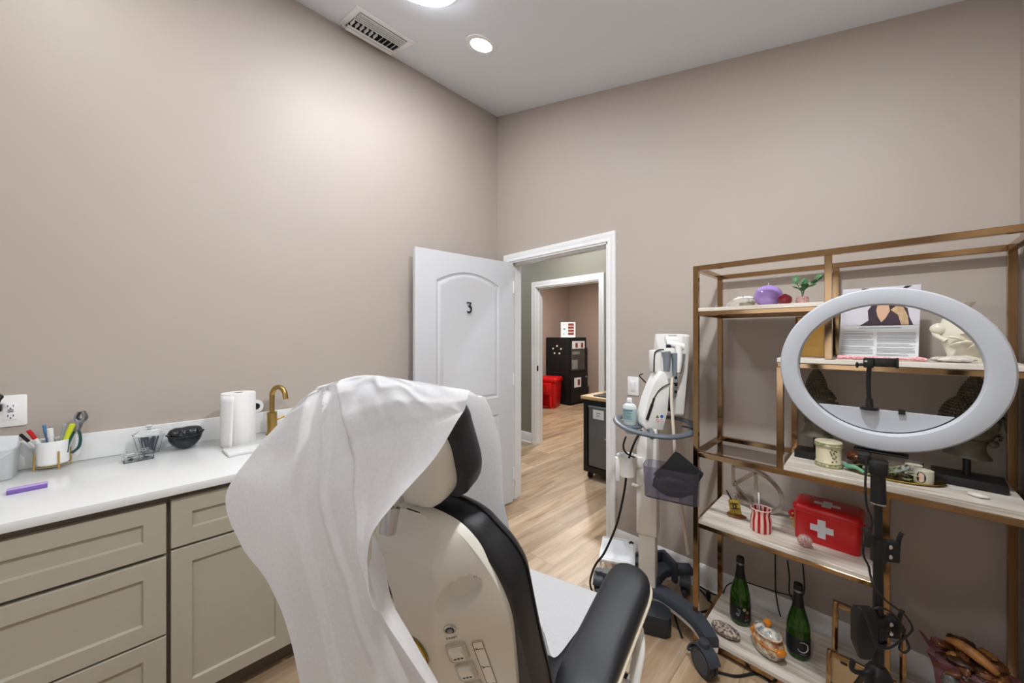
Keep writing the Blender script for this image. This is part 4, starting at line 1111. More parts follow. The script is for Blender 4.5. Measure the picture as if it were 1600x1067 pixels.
# wand holders
def shell_half(x0, z0, x1, z1, y, r):
    return MB().tube([(x0, y, z0), ((x0 * 2 + x1) / 3 + 0.003, y, (2 * z0 + z1) / 3), (x1, y, z1)], lambda u: r * (1.0 - 0.35 * u * u), n=14, sy=0.8)
X = lambda a: (a - 1012) * 0.003317
Zp = lambda a: 1.41 - (a - 526) * 0.003317
MB(TR(X(1024), 0.0, 0)).box((-0.020, -0.03, Zp(581)), (0.022, 0.05, Zp(547)), bev=0.008).build('wand_cradle', WHITEP, CT, local=True)
MB().tube([(X(1017), -0.035, Zp(580)), (X(1018), -0.035, Zp(553)), (X(1023), -0.035, Zp(547)), (X(1032), -0.035, Zp(546))], 0.0035, n=8).build('cradle_cord', BLACKP, CT, local=True)
shell_half(X(1034), Zp(549), X(1035), Zp(579), -0.045, 0.026).build('wand_holder', GREYP, CT, local=True)
shell_half(X(1046), Zp(551), X(1047), Zp(586), -0.050, 0.021).build('wand_holder', GREYP, CT, local=True)
shell_half(X(1060), Zp(552), X(1055), Zp(582), -0.040, 0.017).build('wand_holder', GREYP, CT, local=True)
w = thing('scanner_wand', 'white scanning handpiece resting in grey holder beside the monitor', 'scanner wand', (1.66, -0.33, 1.38), R(45.16))
MC = PW(CT)
MB(MC).tube([(X(1037), -0.03, Zp(536)), (X(1050), -0.045, Zp(539)), (X(1060), -0.05, Zp(542))], 0.018, n=14).tube([(X(1052), -0.052, Zp(541)), (X(1052), -0.062, Zp(560)), (X(1051), -0.060, Zp(580))], lambda u: 0.019 - 0.009 * u, n=14).build('body', WHITEP, w)
MB(MC).tube([(X(1036), -0.02, Zp(531)), (X(1052), -0.03, Zp(532))], 0.019, n=14, smooth=False).build('head', TRIMW, w)
m = MB(MC)
for i in range(5): m.box((X(1043) + i * 0.007, -0.035, Zp(524.5)), (X(1043) + i * 0.007 + 0.003, -0.005, Zp(524.5) + 0.003))
m.build('grip_ridges', GREYP, w)
MB(MC).box((X(1034), -0.052, Zp(543)), (X(1041), -0.046, Zp(538))).build('button', NAVYD, w)
# monitor
F = TR(X(1065), 0.0, 0, R(8))
m = MB(F)
m.prism(rrect(0.27, 0.425, 0.014, 4, 0.135, 0.2125), -0.024, 0.024, M=Matrix(((0, 0, 1, 0), (1, 0, 0, 0), (0, 1, 0, 0), (0, 0, 0, 1))), bev=0.006)
m.bm.transform(Matrix.Translation((X(1061), 0, Zp(650))) @ Matrix.Rotation(R(5), 4, 'Y') @ Matrix.Translation((-X(1065), 0, 0)))
mo = m.build('monitor', WHITEP, CT, smooth=40, local=True)
MB(Matrix.Translation((X(1061), 0, Zp(650))) @ Matrix.Rotation(R(5), 4, 'Y') @ Matrix.Rotation(R(8), 4, 'Z')).box((0.0242, 0.02, 0.03), (0.0252, 0.25, 0.40)).build('screen', BLACKP, mo, local=True)
MB().box((X(1036), 0.04, Zp(625)), (X(1060), 0.09, Zp(592)), bev=0.006).build('monitor_bracket', WHITEP, CT, local=True)
m = MB()
for k in range(3): m.box((X(1053), -0.012, Zp(592 + k * 11)), (X(1056), 0.0, Zp(588 + k * 11)))
m.build('ports', NAVYD, CT, local=True)
# stylus clipped on the body
MB().tube([(X(1004), -0.055, Zp(652)), (X(1012), -0.055, Zp(628))], 0.0075, n=10, smooth=False).tube([(X(1012), -0.055, Zp(628)), (X(1015), -0.055, Zp(619))], 0.0055, n=10, smooth=False).build('stylus', BLACKP, CT, local=True)
MB().tube([(X(1015), -0.055, Zp(619)), (X(1023), -0.060, Zp(606)), (X(1036), -0.060, Zp(598)), (X(1052), -0.04, Zp(597))], 0.0028, n=8).build('stylus_cord', BLACKP, CT, local=True)
MB().tube([(X(1015), 0.06, Zp(600)), (X(1006), 0.06, Zp(591)), (X(1005), 0.06, Zp(588)), (X(1010), 0.06, Zp(586))], 0.0035, n=8).build('rear_cord', BLACKP, CT, local=True)
SC1 = [(1.670,-0.338,1.204),(1.679,-0.371,1.112),(1.702,-0.405,0.964),(1.718,-0.417,0.816),(1.734,-0.402,0.632),(1.745,-0.376,0.473),(1.752,-0.355,0.360)]
t = MB().tube(SC1, 0.0075, n=10, k=8).build('wand_cable', mat('beige_cable', '#cfc6b6', 0.45), CT)
# side cup bracket and hook
q = (X(977), -0.02)
m = MB(TR(q[0], q[1], 0))
m.lathe([(0.040, Zp(740)), (0.048, Zp(711)), (0.052, Zp(709)), (0.046, Zp(711)), (0.038, Zp(738)), (0.001, Zp(738)), (0.001, Zp(740))], n=30)
m.box((0.035, -0.012, Zp(728)), (0.085, 0.012, Zp(712)), bev=0.004)
m.box((-0.060, -0.012, Zp(748)), (-0.040, 0.012, Zp(712)), bev=0.004)
m.build('cup_holder', WHITEP, CT, local=True)
MB().tube([(X(1000), -0.02, Zp(728)), (X(1000), -0.02, Zp(752)), (X(990), -0.03, Zp(755)), (X(984), -0.035, Zp(752))], 0.008, n=10).build('hook', WHITEP, CT, local=True)
# smoky basket
BSK = mat('smoky_plastic', '#c9c7d6', 0.06, trans=0.94, ior=1.08, var=0.02)
FB = TR(-0.077, -0.164, 0.0, R(-32))
m = MB(FB)
def bsk(k, z): return [(x, y, z) for x, y in rrect(0.2325 * k, 0.115 * k, 0.025, 5, 0.1165, 0.0)]
m.loft([bsk(0.94, 0.677), bsk(0.96, 0.680), bsk(1.0, 0.811), bsk(1.015, 0.814), bsk(1.015, 0.818), bsk(0.985, 0.817), bsk(0.945, 0.683)])
m.bm.transform(Matrix.Translation((0, 0, 0)))
m.build('basket', BSK, CT, local=True)
# black pouch in the basket
MP = PW(CT) @ FB @ TR(-0.004, 0, 0.033)
t = thing('black_pouch', 'crumpled black pouch sticking out of smoky basket on cart', 'pouch', MP @ Vector((0.12, 0, 0.65)))
def wob(d): return 1 + 0.18 * noise.noise(d * 2.3) + 0.08 * noise.noise(d * 6)
CLOTH = mat('black_cloth', '#161616', 0.75, bump=0.4, bscale=90)
MB(MP).ell((0.128, 0.0, 0.700), (0.088, 0.040, 0.050), 28, 18, fn=wob).build('body', CLOTH, t, smooth=50)
MB(MP).loft([[(0.045, -0.02, 0.740), (0.225, -0.02, 0.725), (0.225, 0.02, 0.725), (0.045, 0.02, 0.740)], [(0.09, -0.015, 0.79), (0.25, -0.02, 0.775), (0.25, 0.015, 0.775), (0.09, 0.015, 0.79)], [(0.135, -0.004, 0.855), (0.155, -0.004, 0.850), (0.155, 0.004, 0.850), (0.135, 0.004, 0.855)]]).build('flap', CLOTH, t, smooth=30)
# sanitiser bottle on the tray
q = MC @ Vector((X(988) , -0.11, 0.9485))
q = Vector((1.478, -0.412, 0.9485))
t = thing('sanitizer_bottle', 'white and pale blue plastic bottle on grey tray of the cart', 'bottle', q)
F = Matrix.Translation(q) @ Matrix.Rotation(R(20), 4, 'Z')
BW = mat('bottle_white', '#dfe6e6', 0.3, trans=0.15, var=0.01); LB = mat('label_teal', '#9fb6b9', 0.5, var=0.03)
el = lambda k, z: [(0.034 * k * math.cos(2 * PI * i / 32), 0.024 * k * math.sin(2 * PI * i / 32), z) for i in range(32)]
MB(F).loft([el(0.92, 0), el(1, 0.004), el(1, 0.092), el(0.93, 0.102), el(0.6, 0.110), el(0.42, 0.112), el(0.42, 0.118)]).build('body', BW, t, smooth=50)
lb = MB(F).loft([el(1.012, 0.018), el(1.016, 0.018), el(1.016, 0.084), el(1.012, 0.084)], cap0=False, cap1=False).build('label', LB, t)
m = MB(F)
for k in range(7):
    a0 = R(-150 + 2 * k); wdt = random.uniform(0.5, 1.0)
    zz = 0.074 - 0.007 * k
    m.grid([[(0.0346 * 1.02 * math.cos(a), 0.0246 * 1.02 * math.sin(a), zz + h) for a in [R(-150 + 8 * j * wdt) for j in range(13)]] for h in (0, 0.0022 if k else 0.005)])
m.build('print', mat('print_teal', '#3f6d72', 0.6), lb)
MB(F).lathe([(0.013, 0.118), (0.0135, 0.120), (0.0135, 0.136), (0.012, 0.139), (0.001, 0.139)], n=24).build('cap', TRIMW, t)
# cords of the cart
tag(MB().tube([(1.547,-0.419,0.932),(1.533,-0.461,0.879),(1.505,-0.475,0.778),(1.484,-0.482,0.611),(1.457,-0.510,0.447),(1.410,-0.543,0.304),(1.363,-0.547,0.226),(1.336,-0.546,0.163),(1.312,-0.528,0.085),(1.315,-0.496,0.019),(1.339,-0.458,0.009)], 0.0055, n=8, k=8).build('power_cable', RUBBER), 'black power cord hanging from cart tray down to the floor', 'cord')
MB().tube([(1.501,-0.494,0.905),(1.492,-0.503,0.863),(1.492,-0.489,0.827),(1.512,-0.468,0.804),(1.528,-0.424,0.784),(1.542,-0.395,0.768)], 0.0045, n=8, k=8).build('tray_cord', RUBBER, CT)
# white folder lying over the left wheel leg
t = thing('white_folder', 'white papers in a flat white tray lying by the cart base', 'document tray', (1.307, -0.215, 0.1165))
F = Matrix.Translation((1.302, -0.215, 0.1185)) @ Matrix.Rotation(R(25.6), 4, 'Z')
MB(F).box((-0.10, -0.125, 0), (0.10, 0.125, 0.016), bev=0.003).build('tray', WHITEP, t)
MB(F).box((-0.09, -0.112, 0.0162), (0.088, 0.115, 0.0185)).build('papers', PAPERW, t)
MB(F).tube([(-0.095, 0.105, 0.021), (0.0, 0.112, 0.022), (0.09, 0.108, 0.022)], 0.004, n=8).build('clip_bar', WHITEP, t)
MB(F).tube([(0.062, 0.085, 0.021), (0.075, 0.095, 0.026), (0.085, 0.088, 0.02)], 0.005, n=8).build('clip_knob', BLACKP, t)
for x in (-0.09, 0.09):
    for y in (-0.1115, 0.1115): MB(F).box((x - 0.005, y - 0.0065, -0.1185), (x + 0.005, y + 0.0065, -0.0005)).build('foot', WHITEP, t)

# ------------------------------------------------------------------ étagère
ET = thing('etagere_shelf', 'tall bronze metal etagere with whitewashed boards against back wall', 'shelving unit', (2.27, -0.23, 0))
PS = 0.011
XL, XR, XM, XA, XB = 1.808, 2.733, 2.27, 2.124, 2.418
YF, YB = -0.410, -0.048
def post(x, y, z0, z1): MB().box((x - PS, y - PS, z0), (x + PS, y + PS, z1), bev=0.0012, seg=1).build('post', GOLD, ET, smooth=30)
def rail(x0, y0, x1, y1, z, h=0.022):
    MB().box((min(x0, x1) - (PS if x0 == x1 else -PS), min(y0, y1) - (PS if y0 == y1 else -PS), z - h / 2), (max(x0, x1) + (PS if x0 == x1 else -PS), max(y0, y1) + (PS if y0 == y1 else -PS), z + h / 2), bev=0.0012, seg=1).build('rail', GOLD, ET, smooth=30)
for x in (XL, XR):
    for y in (YF, YB): post(x, y, 0.0, 1.735)
for y in (YF, YB):
    post(XM, y, 1.327, 1.712); post(XA, y, 0.8825, 1.289); post(XB, y, 0.058, 0.860)
    rail(XL, y, XR, y, 1.724)
    rail(XL, y, XM, y, 1.515, 0.018); rail(XA, y, XR, y, 1.298, 0.018)
    rail(XL, y, XR, y, 0.871); rail(XL, y, XB, y, 0.546, 0.018); rail(XL, y, XR, y, 0.030, 0.018)
for x in (XL, XR): rail(x, YF, x, YB, 1.724)
rail(XM, YF, XM, YB, 1.515, 0.018); rail(XL, YF, XL, YB, 1.515, 0.018)
rail(XA, YF, XA, YB, 1.298, 0.018); rail(XR, YF, XR, YB, 1.298, 0.018)
rail(XL, YF, XL, YB, 0.871); rail(XR, YF, XR, YB, 0.871); rail(XA, YF, XA, YB, 0.871)
rail(XL, YF, XL, YB, 0.546, 0.018); rail(XB, YF, XB, YB, 0.546, 0.018)
rail(XL, YF, XL, YB, 0.030, 0.018); rail(XR, YF, XR, YB, 0.030, 0.018)
ZT = {'top': 1.541, 'right': 1.325, 'mid': 0.8985, 'low': 0.572, 'bottom': 0.0555}
for (k, x0, x1) in (('top', XL + 0.0115, XM - 0.0115), ('right', XA - 0.010, XR - 0.0115), ('mid', XA + 0.0115, XR - 0.0115), ('low', XL + 0.0115, XB - 0.0115), ('bottom', XL + 0.0115, XR - 0.0115)):
    MB().box((x0, YF - 0.010, ZT[k] - 0.0162), (x1, YB + 0.010, ZT[k]), bev=0.001, seg=1).build('shelf_board', BOARD, ET, smooth=30)
# ------------------------------------------------------------------ things on the shelves
def at(z, x, y, rz=0): return Matrix.Translation((x, y, z + 0.0004)) @ Matrix.Rotation(rz, 4, 'Z')
z = ZT['top']
def rockfn(d, a=0.35, f=3.0, o=0): return 1 + a * noise.noise(d * f + Vector((o, 0, 0))) + 0.3 * a * noise.noise(d * f * 3)
CORAL = mat('white_coral', '#f6f2e8', 0.8, bump=0.5, bscale=80)
t = thing('coral_piece', 'rough white coral piece on top left shelf board', 'coral', (1.945, -0.25, z))
F = at(z, 1.945, -0.25, R(-8))
MB(F).ell((0, 0, 0.024), (0.058, 0.032, 0.026), 40, 26, fn=lambda d: 1 + 0.28 * noise.noise(d * 6) + 0.14 * noise.noise(d * 15), M=TR(0.01, 0, 0.002, 0, 0, R(-10))).build('crust', CORAL, t, smooth=80)
MB(F).ell((0.03, -0.012, 0.016), (0.034, 0.022, 0.015), 24, 14, fn=lambda d: 1 + 0.15 * noise.noise(d * 4)).build('underside', mat('coral_underside', '#9d9584', 0.8, var=0.2, vscale=60), t, smooth=80)
PURB = mat('purple_gloss', '#a487cb', 0.18, var=0.01, coat=0.4)
t = thing('ball_candle', 'glossy purple ball candle on top left shelf', 'candle', (2.055, -0.25, z))
F = at(z, 2.055, -0.25)
MB(F).lathe([(0.001, 0)] + [(0.0535 * math.sin(a), 0.049 - 0.049 * math.cos(a)) for a in [R(22 + 158 * i / 22) for i in range(23)]], n=48).build('wax', PURB, t, smooth=80)
MB(F).tube([(0, 0, 0.096), (0.001, 0, 0.104), (0.004, 0, 0.109)], 0.0012, n=6).build('wick', mat('wick_white', '#e8e2d4', 0.8), t)
RG = mat('ruby_glass', '#8d1026', 0.06, trans=0.6, ior=1.5, var=0.1, vscale=20)
t = thing('ruby_orb', 'dark red faceted glass orb in front of purple ball candle', 'glass orb', (2.125, -0.315, z))
F = at(z, 2.125, -0.315)
MB(F).lathe([(0.001, 0), (0.012, 0)] + [(0.0255 * math.sin(a), 0.0225 - 0.0235 * math.cos(a)) for a in [R(35 + 145 * i / 9) for i in range(10)]], n=14).build('orb', RG, t, smooth=12)
MB(F).tube([(0.006 * math.cos(2 * PI * i / 10), 0.006 * math.sin(2 * PI * i / 10), 0.046) for i in range(10)], 0.002, n=6, closed=True, k=2).build('collar', RG, t)
# potted plant
t = thing('potted_plant', 'small green leafy plant in speckled pink pot on top shelf', 'plant', (2.176, -0.26, z))
F = at(z, 2.176, -0.26)
PINKP = mat('pink_speckle', '#e7a7a4', 0.55, vscale=160, col2='#f3d4cf')
MB(F).lathe([(0.001, 0), (0.013, 0), (0.019, 0.006), (0.0225, 0.018), (0.0215, 0.032), (0.019, 0.036), (0.017, 0.034), (0.018, 0.028), (0.001, 0.028)], n=32).build('pot', PINKP, t)
MB(F).tube([(0, 0, 0.026), (-0.002, 0, 0.055), (-0.014, 0.002, 0.085), (-0.020, 0.0, 0.105)], 0.0018, n=6).tube([(0, 0, 0.05), (0.012, -0.002, 0.07), (0.032, 0.002, 0.085), (0.050, 0, 0.10)], 0.0016, n=6).tube([(0, 0, 0.028), (0.006, 0.002, 0.06), (0.012, 0, 0.09)], 0.0015, n=6).build('stem', LEAF, t)
def leafmesh(L, w):
    rows = []
    for i in range(8):
        u = i / 7
        ww = w * math.sin(PI * min(1, u * 0.98 + 0.02)) ** 0.8
        rows.append([(s_ * ww, L * u, 0.18 * L * math.sin(u * 2.6) - 0.35 * abs(s_) * ww) for s_ in (-1, -0.5, 0, 0.5, 1)])
    return rows
for (x, y, zz, az, el_, L) in ((-0.020, 0, 0.100, 100, 50, 0.040), (-0.016, 0, 0.088, 160, 30, 0.036), (-0.012, 0, 0.082, 20, 45, 0.034), (-0.006, 0, 0.068, 200, 20, 0.034), (0.0, 0, 0.060, 280, 25, 0.032), (0.014, 0, 0.072, 250, 20, 0.036), (0.018, 0, 0.075, 330, 10, 0.036), (0.030, 0, 0.083, 60, 40, 0.034), (0.036, 0, 0.088, 290, 20, 0.032), (0.048, 0, 0.098, 350, 35, 0.036), (0.050, 0, 0.10, 70, 60, 0.034), (0.010, 0, 0.085, 110, 60, 0.034), (0.006, 0, 0.066, 300, 35, 0.034)):
    MB(F @ TR(x, y, zz, R(az - 90), R(el_))).grid(leafmesh(L, 0.012)).build('leaf', LEAF, t, smooth=60)

z = ZT['right']
# gold block vase left of the leaflet
t = thing('amber_picture', 'amber yellow framed picture standing left on right-hand shelf behind ring light', 'picture', (2.205, -0.20, z))
F = at(z, 2.202, -0.20, R(6)) @ Matrix.Rotation(R(-5), 4, 'X')
MB(F).box((-0.048, -0.006, 0.0), (0.040, 0.004, 0.165)).build('panel', mat('amber_print', '#ecb955', 0.5, vscale=14, col2='#f2c778'), t)
MB(F).box((-0.056, -0.009, 0.165), (0.060, 0.010, 0.172)).box((-0.056, -0.009, 0), (-0.048, 0.010, 0.165)).build('frame', GOLD, t)
MB(F).box((0.0405, -0.012, 0.0), (0.060, 0.012, 0.165)).build('side_panel', BLACKP, t)
# leaflet stand
t = thing('leaflet_sign', 'white printed leaflet with cropped portrait photo standing upright on right shelf', 'leaflet', (2.395, -0.15, z))
F = at(z, 2.395, -0.155, R(0)) @ Matrix.Rotation(R(-4), 4, 'X')
lf = lambda x, zz: (x, 0, zz)
MB(F).loft([[(-0.114, 0, 0), (0.112, 0, 0), (0.120, 0, 0.283), (-0.098, 0, 0.283)], [(-0.114, 0.003, 0), (0.112, 0.003, 0), (0.120, 0.003, 0.283), (-0.098, 0.003, 0.283)]]).box((-0.08, 0.003, 0.0), (0.08, 0.055, 0.003)).build('sheet', PAPERW, t, smooth=0)
FP = F @ XZc @ Matrix.Translation((0, 0, 0.0006))
ph = MB(FP).prism([(-0.104, 0.128), (0.1155, 0.128), (0.1195, 0.282), (-0.0972, 0.282)], 0, 0.0003).build('photo', mat('photo_backdrop', '#d6d3dc', 0.6, var=0.05, vscale=12), t, smooth=0)
MB(FP).prism([(-0.048, 0.129), (-0.022, 0.150), (-0.024, 0.190), (-0.010, 0.215), (0.058, 0.215), (0.085, 0.195), (0.090, 0.160), (0.100, 0.129)], 0.0004, 0.0006).build('dark_top', mat('photo_dark', '#3e2f38', 0.6, var=0.15, vscale=50), ph, smooth=0)
SKN = mat('photo_skin', '#d9b294', 0.6, var=0.05, vscale=40)
MB(FP).prism([(0.000, 0.190), (0.004, 0.165), (0.014, 0.142), (0.026, 0.158), (0.038, 0.186), (0.034, 0.220), (0.006, 0.220)], 0.0007, 0.0009).build('neckline', SKN, ph, smooth=0)
MB(FP).prism([(0.040, 0.190), (0.060, 0.170), (0.068, 0.131), (0.088, 0.131), (0.086, 0.165), (0.074, 0.200), (0.055, 0.205)], 0.0007, 0.0009).build('arm', mat('photo_hair', '#c9a884', 0.6, var=0.2, vscale=60), ph, smooth=0)
m = MB(FP)
m.prism([(-0.028, 0.2665), (-0.018, 0.2795), (-0.032, 0.2815), (-0.044, 0.2815)], 0.0004, 0.0008).prism([(0.060, 0.262), (0.070, 0.262), (0.098, 0.2815), (0.080, 0.2815)], 0.0004, 0.0008)
m.build('dark_strap', INK, ph, smooth=0)
m = MB(FP)
m.box((-0.050, 0.119, 0.0003), (0.068, 0.1215, 0.0006))
random.seed(11)
def para(x0, x1, z1, n, dz=0.0042):
    for i in range(n):
        e = x1 - (random.random() * 0.25 if random.random() < 0.3 else random.random() * 0.03) * (x1 - x0)
        m.box((x0, z1 - dz * i - 0.0012, 0.0003), (e, z1 - dz * i, 0.0006))
para(-0.098, -0.030, 0.107, 1); para(-0.100, -0.006, 0.099, 2); para(-0.101, -0.006, 0.087, 3); para(-0.102, -0.006, 0.072, 6); para(-0.104, -0.008, 0.043, 5); para(-0.105, -0.008, 0.020, 2)
para(0.002, 0.108, 0.101, 3); para(0.002, 0.108, 0.085, 6); para(0.002, 0.106, 0.056, 3); para(0.001, 0.105, 0.040, 5); para(0.000, 0.104, 0.016, 2)
m.build('small_print', INKG, t, smooth=0)
# pink ribbon pen
t = thing('pink_pen', 'long glittery pink pen lying along shelf edge before leaflet', 'pen', (2.40, -0.335, z))
F = at(z, 2.40, -0.335, R(-1))
PG = mat('pink_glitter', '#cf7f86', 0.45, vscale=260, col2='#eec3c2')
MB(F).lathe([(0.0065, -0.110), (0.0070, -0.108), (0.0065, 0.02), (0.005, 0.022), (0.0045, 0.08)], n=14, M=Matrix.Translation((0, 0, 0.007)) @ Matrix.Rotation(R(90), 4, 'Y')).build('barrel', PG, t)
MB(F).tube([(0.078, 0, 0.007), (0.095, 0.004, 0.008), (0.118, 0, 0.006)], lambda u: 0.0045 + 0.003 * math.sin(u * PI), n=10).build('charm', PG, t)
# ornate white vase
t = thing('shell_vase', 'cream white fluted shell-shaped vase behind right side of ring light', 'vase', (2.617, -0.21, z))
F = at(z, 2.617, -0.21)
IV = mat('ivory_porcelain', '#e3ddcb', 0.25, var=0.02)
prof = [(0.001, 0), (0.050, 0), (0.052, 0.008), (0.046, 0.02), (0.056, 0.05), (0.066, 0.085), (0.064, 0.12), (0.048, 0.146), (0.030, 0.160), (0.026, 0.172), (0.034, 0.186), (0.046, 0.202), (0.043, 0.203), (0.028, 0.18), (0.02, 0.17), (0.001, 0.168)]
vb = MB(F).lathe(prof, n=96, sy=0.8, wob=lambda a, zz: 1 + (0.045 * math.cos(18 * a) * min(1, max(0, (zz - 0.155) / 0.03))))
for v in vb.bm.verts:
    k = max(0, min(1, (v.co.z - z - 0.13) / 0.05)); v.co.x -= 0.030 * k
vb.build('body', IV, t, smooth=60)
MB(F).ell((-0.066, -0.02, 0.112), (0.022, 0.016, 0.020), 20, 14).tube([(-0.06, -0.02, 0.12), (-0.075, -0.02, 0.095), (-0.05, -0.03, 0.07)], 0.008, n=10).build('scroll', IV, t, smooth=60)
m = MB(F)
for (x, zz, a, L) in ((-0.03, 0.075, 20, 0.05), (-0.015, 0.06, -10, 0.06), (0.015, 0.055, -30, 0.05), (0.0, 0.09, 10, 0.045), (0.035, 0.04, 5, 0.045)):
    m.tube([(x - L / 2 * math.cos(R(a)), -0.052, zz + L / 2 * math.sin(R(a))), (x, -0.062, zz + 0.006), (x + L / 2 * math.cos(R(a)), -0.052, zz - L / 2 * math.sin(R(a)))], lambda u: 0.009 * math.sin(PI * max(0.05, min(0.95, u))), n=8, sy=0.6)
m.build('relief_leaves', IV, t, smooth=60)
t = tag(MB(at(z, 2.575, -0.315, R(-6))).ell((0, 0, 0.009), (0.050, 0.030, 0.0095), 32, 16, fn=lambda d: 1 + 0.22 * noise.noise(d * 5 + Vector((4, 0, 0)))).build('crystal_slab', mat('white_crystal', '#d4d0c5', 0.6, var=0.2, vscale=60, bump=0.8, bscale=120), smooth=40), 'flat rough white crystal slab in front of ivory vase', 'crystal')

# buddha heads
STONE = mat('dark_bronze_stone', '#575242', 0.55, var=0.3, vscale=40, bump=0.6, bscale=110)
def buddha(x, y, yaw, label, hz, bw, bd, lean=0, bz=R(0), sc=1.0):
    zz = ZT['mid']
    t = thing('stone_head', label, 'sculpture', (x, y, zz), 0, 'stone heads on black stands')
    S = at(zz, x, y, bz)
    MB(S).box((-bw / 2, -bd / 2, 0), (bw / 2, bd / 2, 0.030), bev=0.002).build('stand_base', BLACKP, t)
    MB(S).cyl((0, 0, 0.030), (0, 0, hz + 0.02), 0.0095, n=16).build('stand_rod', BLACKP, t)
    F = at(zz, x, y, 0) @ TR(0, 0, hz, yaw, lean, 0, sc)
    # head faces local -y
    def hf(d):
        k = 1.0
        if d.y < 0 and d.z < 0.25: k *= 1 - 0.05 * abs(d.x)
        if d.z < -0.3: k *= 1 - 0.20 * (-d.z - 0.3)
        return k
    hd = MB(F)
    hd.ell((0, 0, 0.115), (0.057, 0.066, 0.082), 40, 28, fn=hf)
    hd.lathe([(0.052, 0.0), (0.050, 0.006), (0.040, 0.018), (0.036, 0.035), (0.038, 0.060)], n=28, sy=1.05)
    # nose, brow, lips, chin, eyelids
    hd.loft([[(-0.006, -0.066, 0.135), (0.006, -0.066, 0.135), (0.006, -0.058, 0.135), (-0.006, -0.058, 0.135)], [(-0.012, -0.075, 0.098), (0.012, -0.075, 0.098), (0.013, -0.055, 0.095), (-0.013, -0.055, 0.095)], [(-0.010, -0.062, 0.093), (0.010, -0.062, 0.093), (0.010, -0.052, 0.093), (-0.010, -0.052, 0.093)]])
    for s_ in (-1, 1):
        hd.tube([(s_ * 0.006, -0.066, 0.137), (s_ * 0.024, -0.064, 0.143), (s_ * 0.042, -0.050, 0.134)], 0.003, n=8)
        hd.ell((s_ * 0.023, -0.057, 0.124), (0.013, 0.007, 0.008), 16, 10)
    hd.tube([(-0.018, -0.060, 0.080), (0, -0.066, 0.082), (0.018, -0.060, 0.080)], 0.0042, n=8).tube([(-0.014, -0.059, 0.074), (0, -0.064, 0.072), (0.014, -0.059, 0.074)], 0.0042, n=8)
    hd.ell((0, -0.052, 0.056), (0.018, 0.012, 0.012), 16, 10)
    hd.build('face', STONE, t, smooth=60)
    for s_ in (-1, 1):
        MB(F).tube([(s_ * 0.057, 0.0, 0.135), (s_ * 0.066, 0.004, 0.115), (s_ * 0.062, 0.0, 0.080), (s_ * 0.060, -0.002, 0.055)], lambda u: 0.010 - 0.003 * u, n=10, sy=0.6).build('ear', STONE, t, smooth=60)
    m = MB(F)
    random.seed(3)
    for ring in range(12):
        ph_ = R(-6 + ring * 8)
        rr = math.cos(ph_); n = max(1, int(40 * rr))
        for i in range(n):
            a = 2 * PI * (i + 0.5 * (ring % 2)) / n
            d = Vector((math.cos(a) * rr, math.sin(a) * rr, math.sin(ph_)))
            if d.y < -0.25 and d.z < 0.42 - 0.1 * abs(d.x): continue
            m.ell((d.x * 0.059, d.y * 0.068, 0.122 + d.z * 0.080), 0.0058, 7, 5)
    for k in range(9):
        rz_, n = ((0.031, 20), (0.030, 20), (0.028, 19), (0.025, 17), (0.021, 14), (0.017, 12), (0.012, 9), (0.007, 5), (0.001, 1))[k]
        for i in range(n):
            a = 2 * PI * (i + 0.5 * k) / n
            m.ell((rz_ * math.cos(a), rz_ * math.sin(a), 0.198 + 0.0098 * k), 0.0056, 7, 5)
    m.lathe([(0.031, 0.185), (0.030, 0.205), (0.026, 0.225), (0.018, 0.252), (0.008, 0.274), (0.001, 0.278)], n=20)
    m.ell((0, 0, 0.122), (0.0585, 0.0675, 0.0805), 30, 20, fn=lambda d: 1.0 if d.z > -0.05 and not (d.y < -0.25 and d.z < 0.42) else 0.9)
    m.build('hair_curls', STONE, t, smooth=60)
    return t
buddha(2.216, -0.205, R(55), 'dark stone head on black stand at left, behind cream tin', 0.096, 0.135, 0.10, sc=1.03)
buddha(2.618, -0.185, R(72), 'dark stone head on black stand at right, behind ring light edge', 0.098, 0.165, 0.115, lean=R(4), bz=R(-4), sc=1.03)

z = ZT['mid']
t = thing('floral_tin', 'cream round tin with green floral bands beneath left of ring light', 'tin', (2.262, -0.30, z))
F = at(z, 2.262, -0.30)
CRM = mat('cream_tin', '#ded4b4', 0.35, var=0.02); BANDM = mat('floral_band', '#d8cfa8', 0.4, vscale=130, col2='#8b8f5c'); LINE = mat('olive_line', '#55583a', 0.5)
MB(F).lathe([(0.001, 0), (0.040, 0), (0.0415, 0.003), (0.040, 0.018), (0.0385, 0.021), (0.0385, 0.078), (0.001, 0.078)], n=56).build('body', CRM, t)
MB(F).lathe([(0.0416, 0.079), (0.0425, 0.081), (0.0425, 0.096), (0.041, 0.099), (0.037, 0.1005), (0.001, 0.1015), (0.001, 0.079)], n=56).build('lid', CRM, t)
for z0, z1, r in ((0.0045, 0.0165, 0.0422), (0.083, 0.0945, 0.0431)):
    b_ = MB(F).lathe([(r - 0.0012, z0), (r, z0), (r, z1), (r - 0.0012, z1), (r - 0.0012, z0)], n=56).build('floral_band', BANDM, t)
    MB(F).lathe([(r, z0 - 0.0006), (r + 0.0006, z0), (r, z0 + 0.0012)], n=56).lathe([(r, z1 - 0.0012), (r + 0.0006, z1), (r, z1 + 0.0006)], n=56).build('edge_line', LINE, b_)
m = MB(F)
for i in range(18):
    a = R(-62 + random.uniform(-16, 16)); zz = random.uniform(0.026, 0.074)
    m.ell((0.0386 * math.cos(a), 0.0386 * math.sin(a), zz), (0.003, 0.003, 0.002 + 0.002 * random.random()), 8, 6)
m.build('painted_sprig', mat('sprig_green', '#6f7350', 0.5, var=0.3, vscale=200), t)

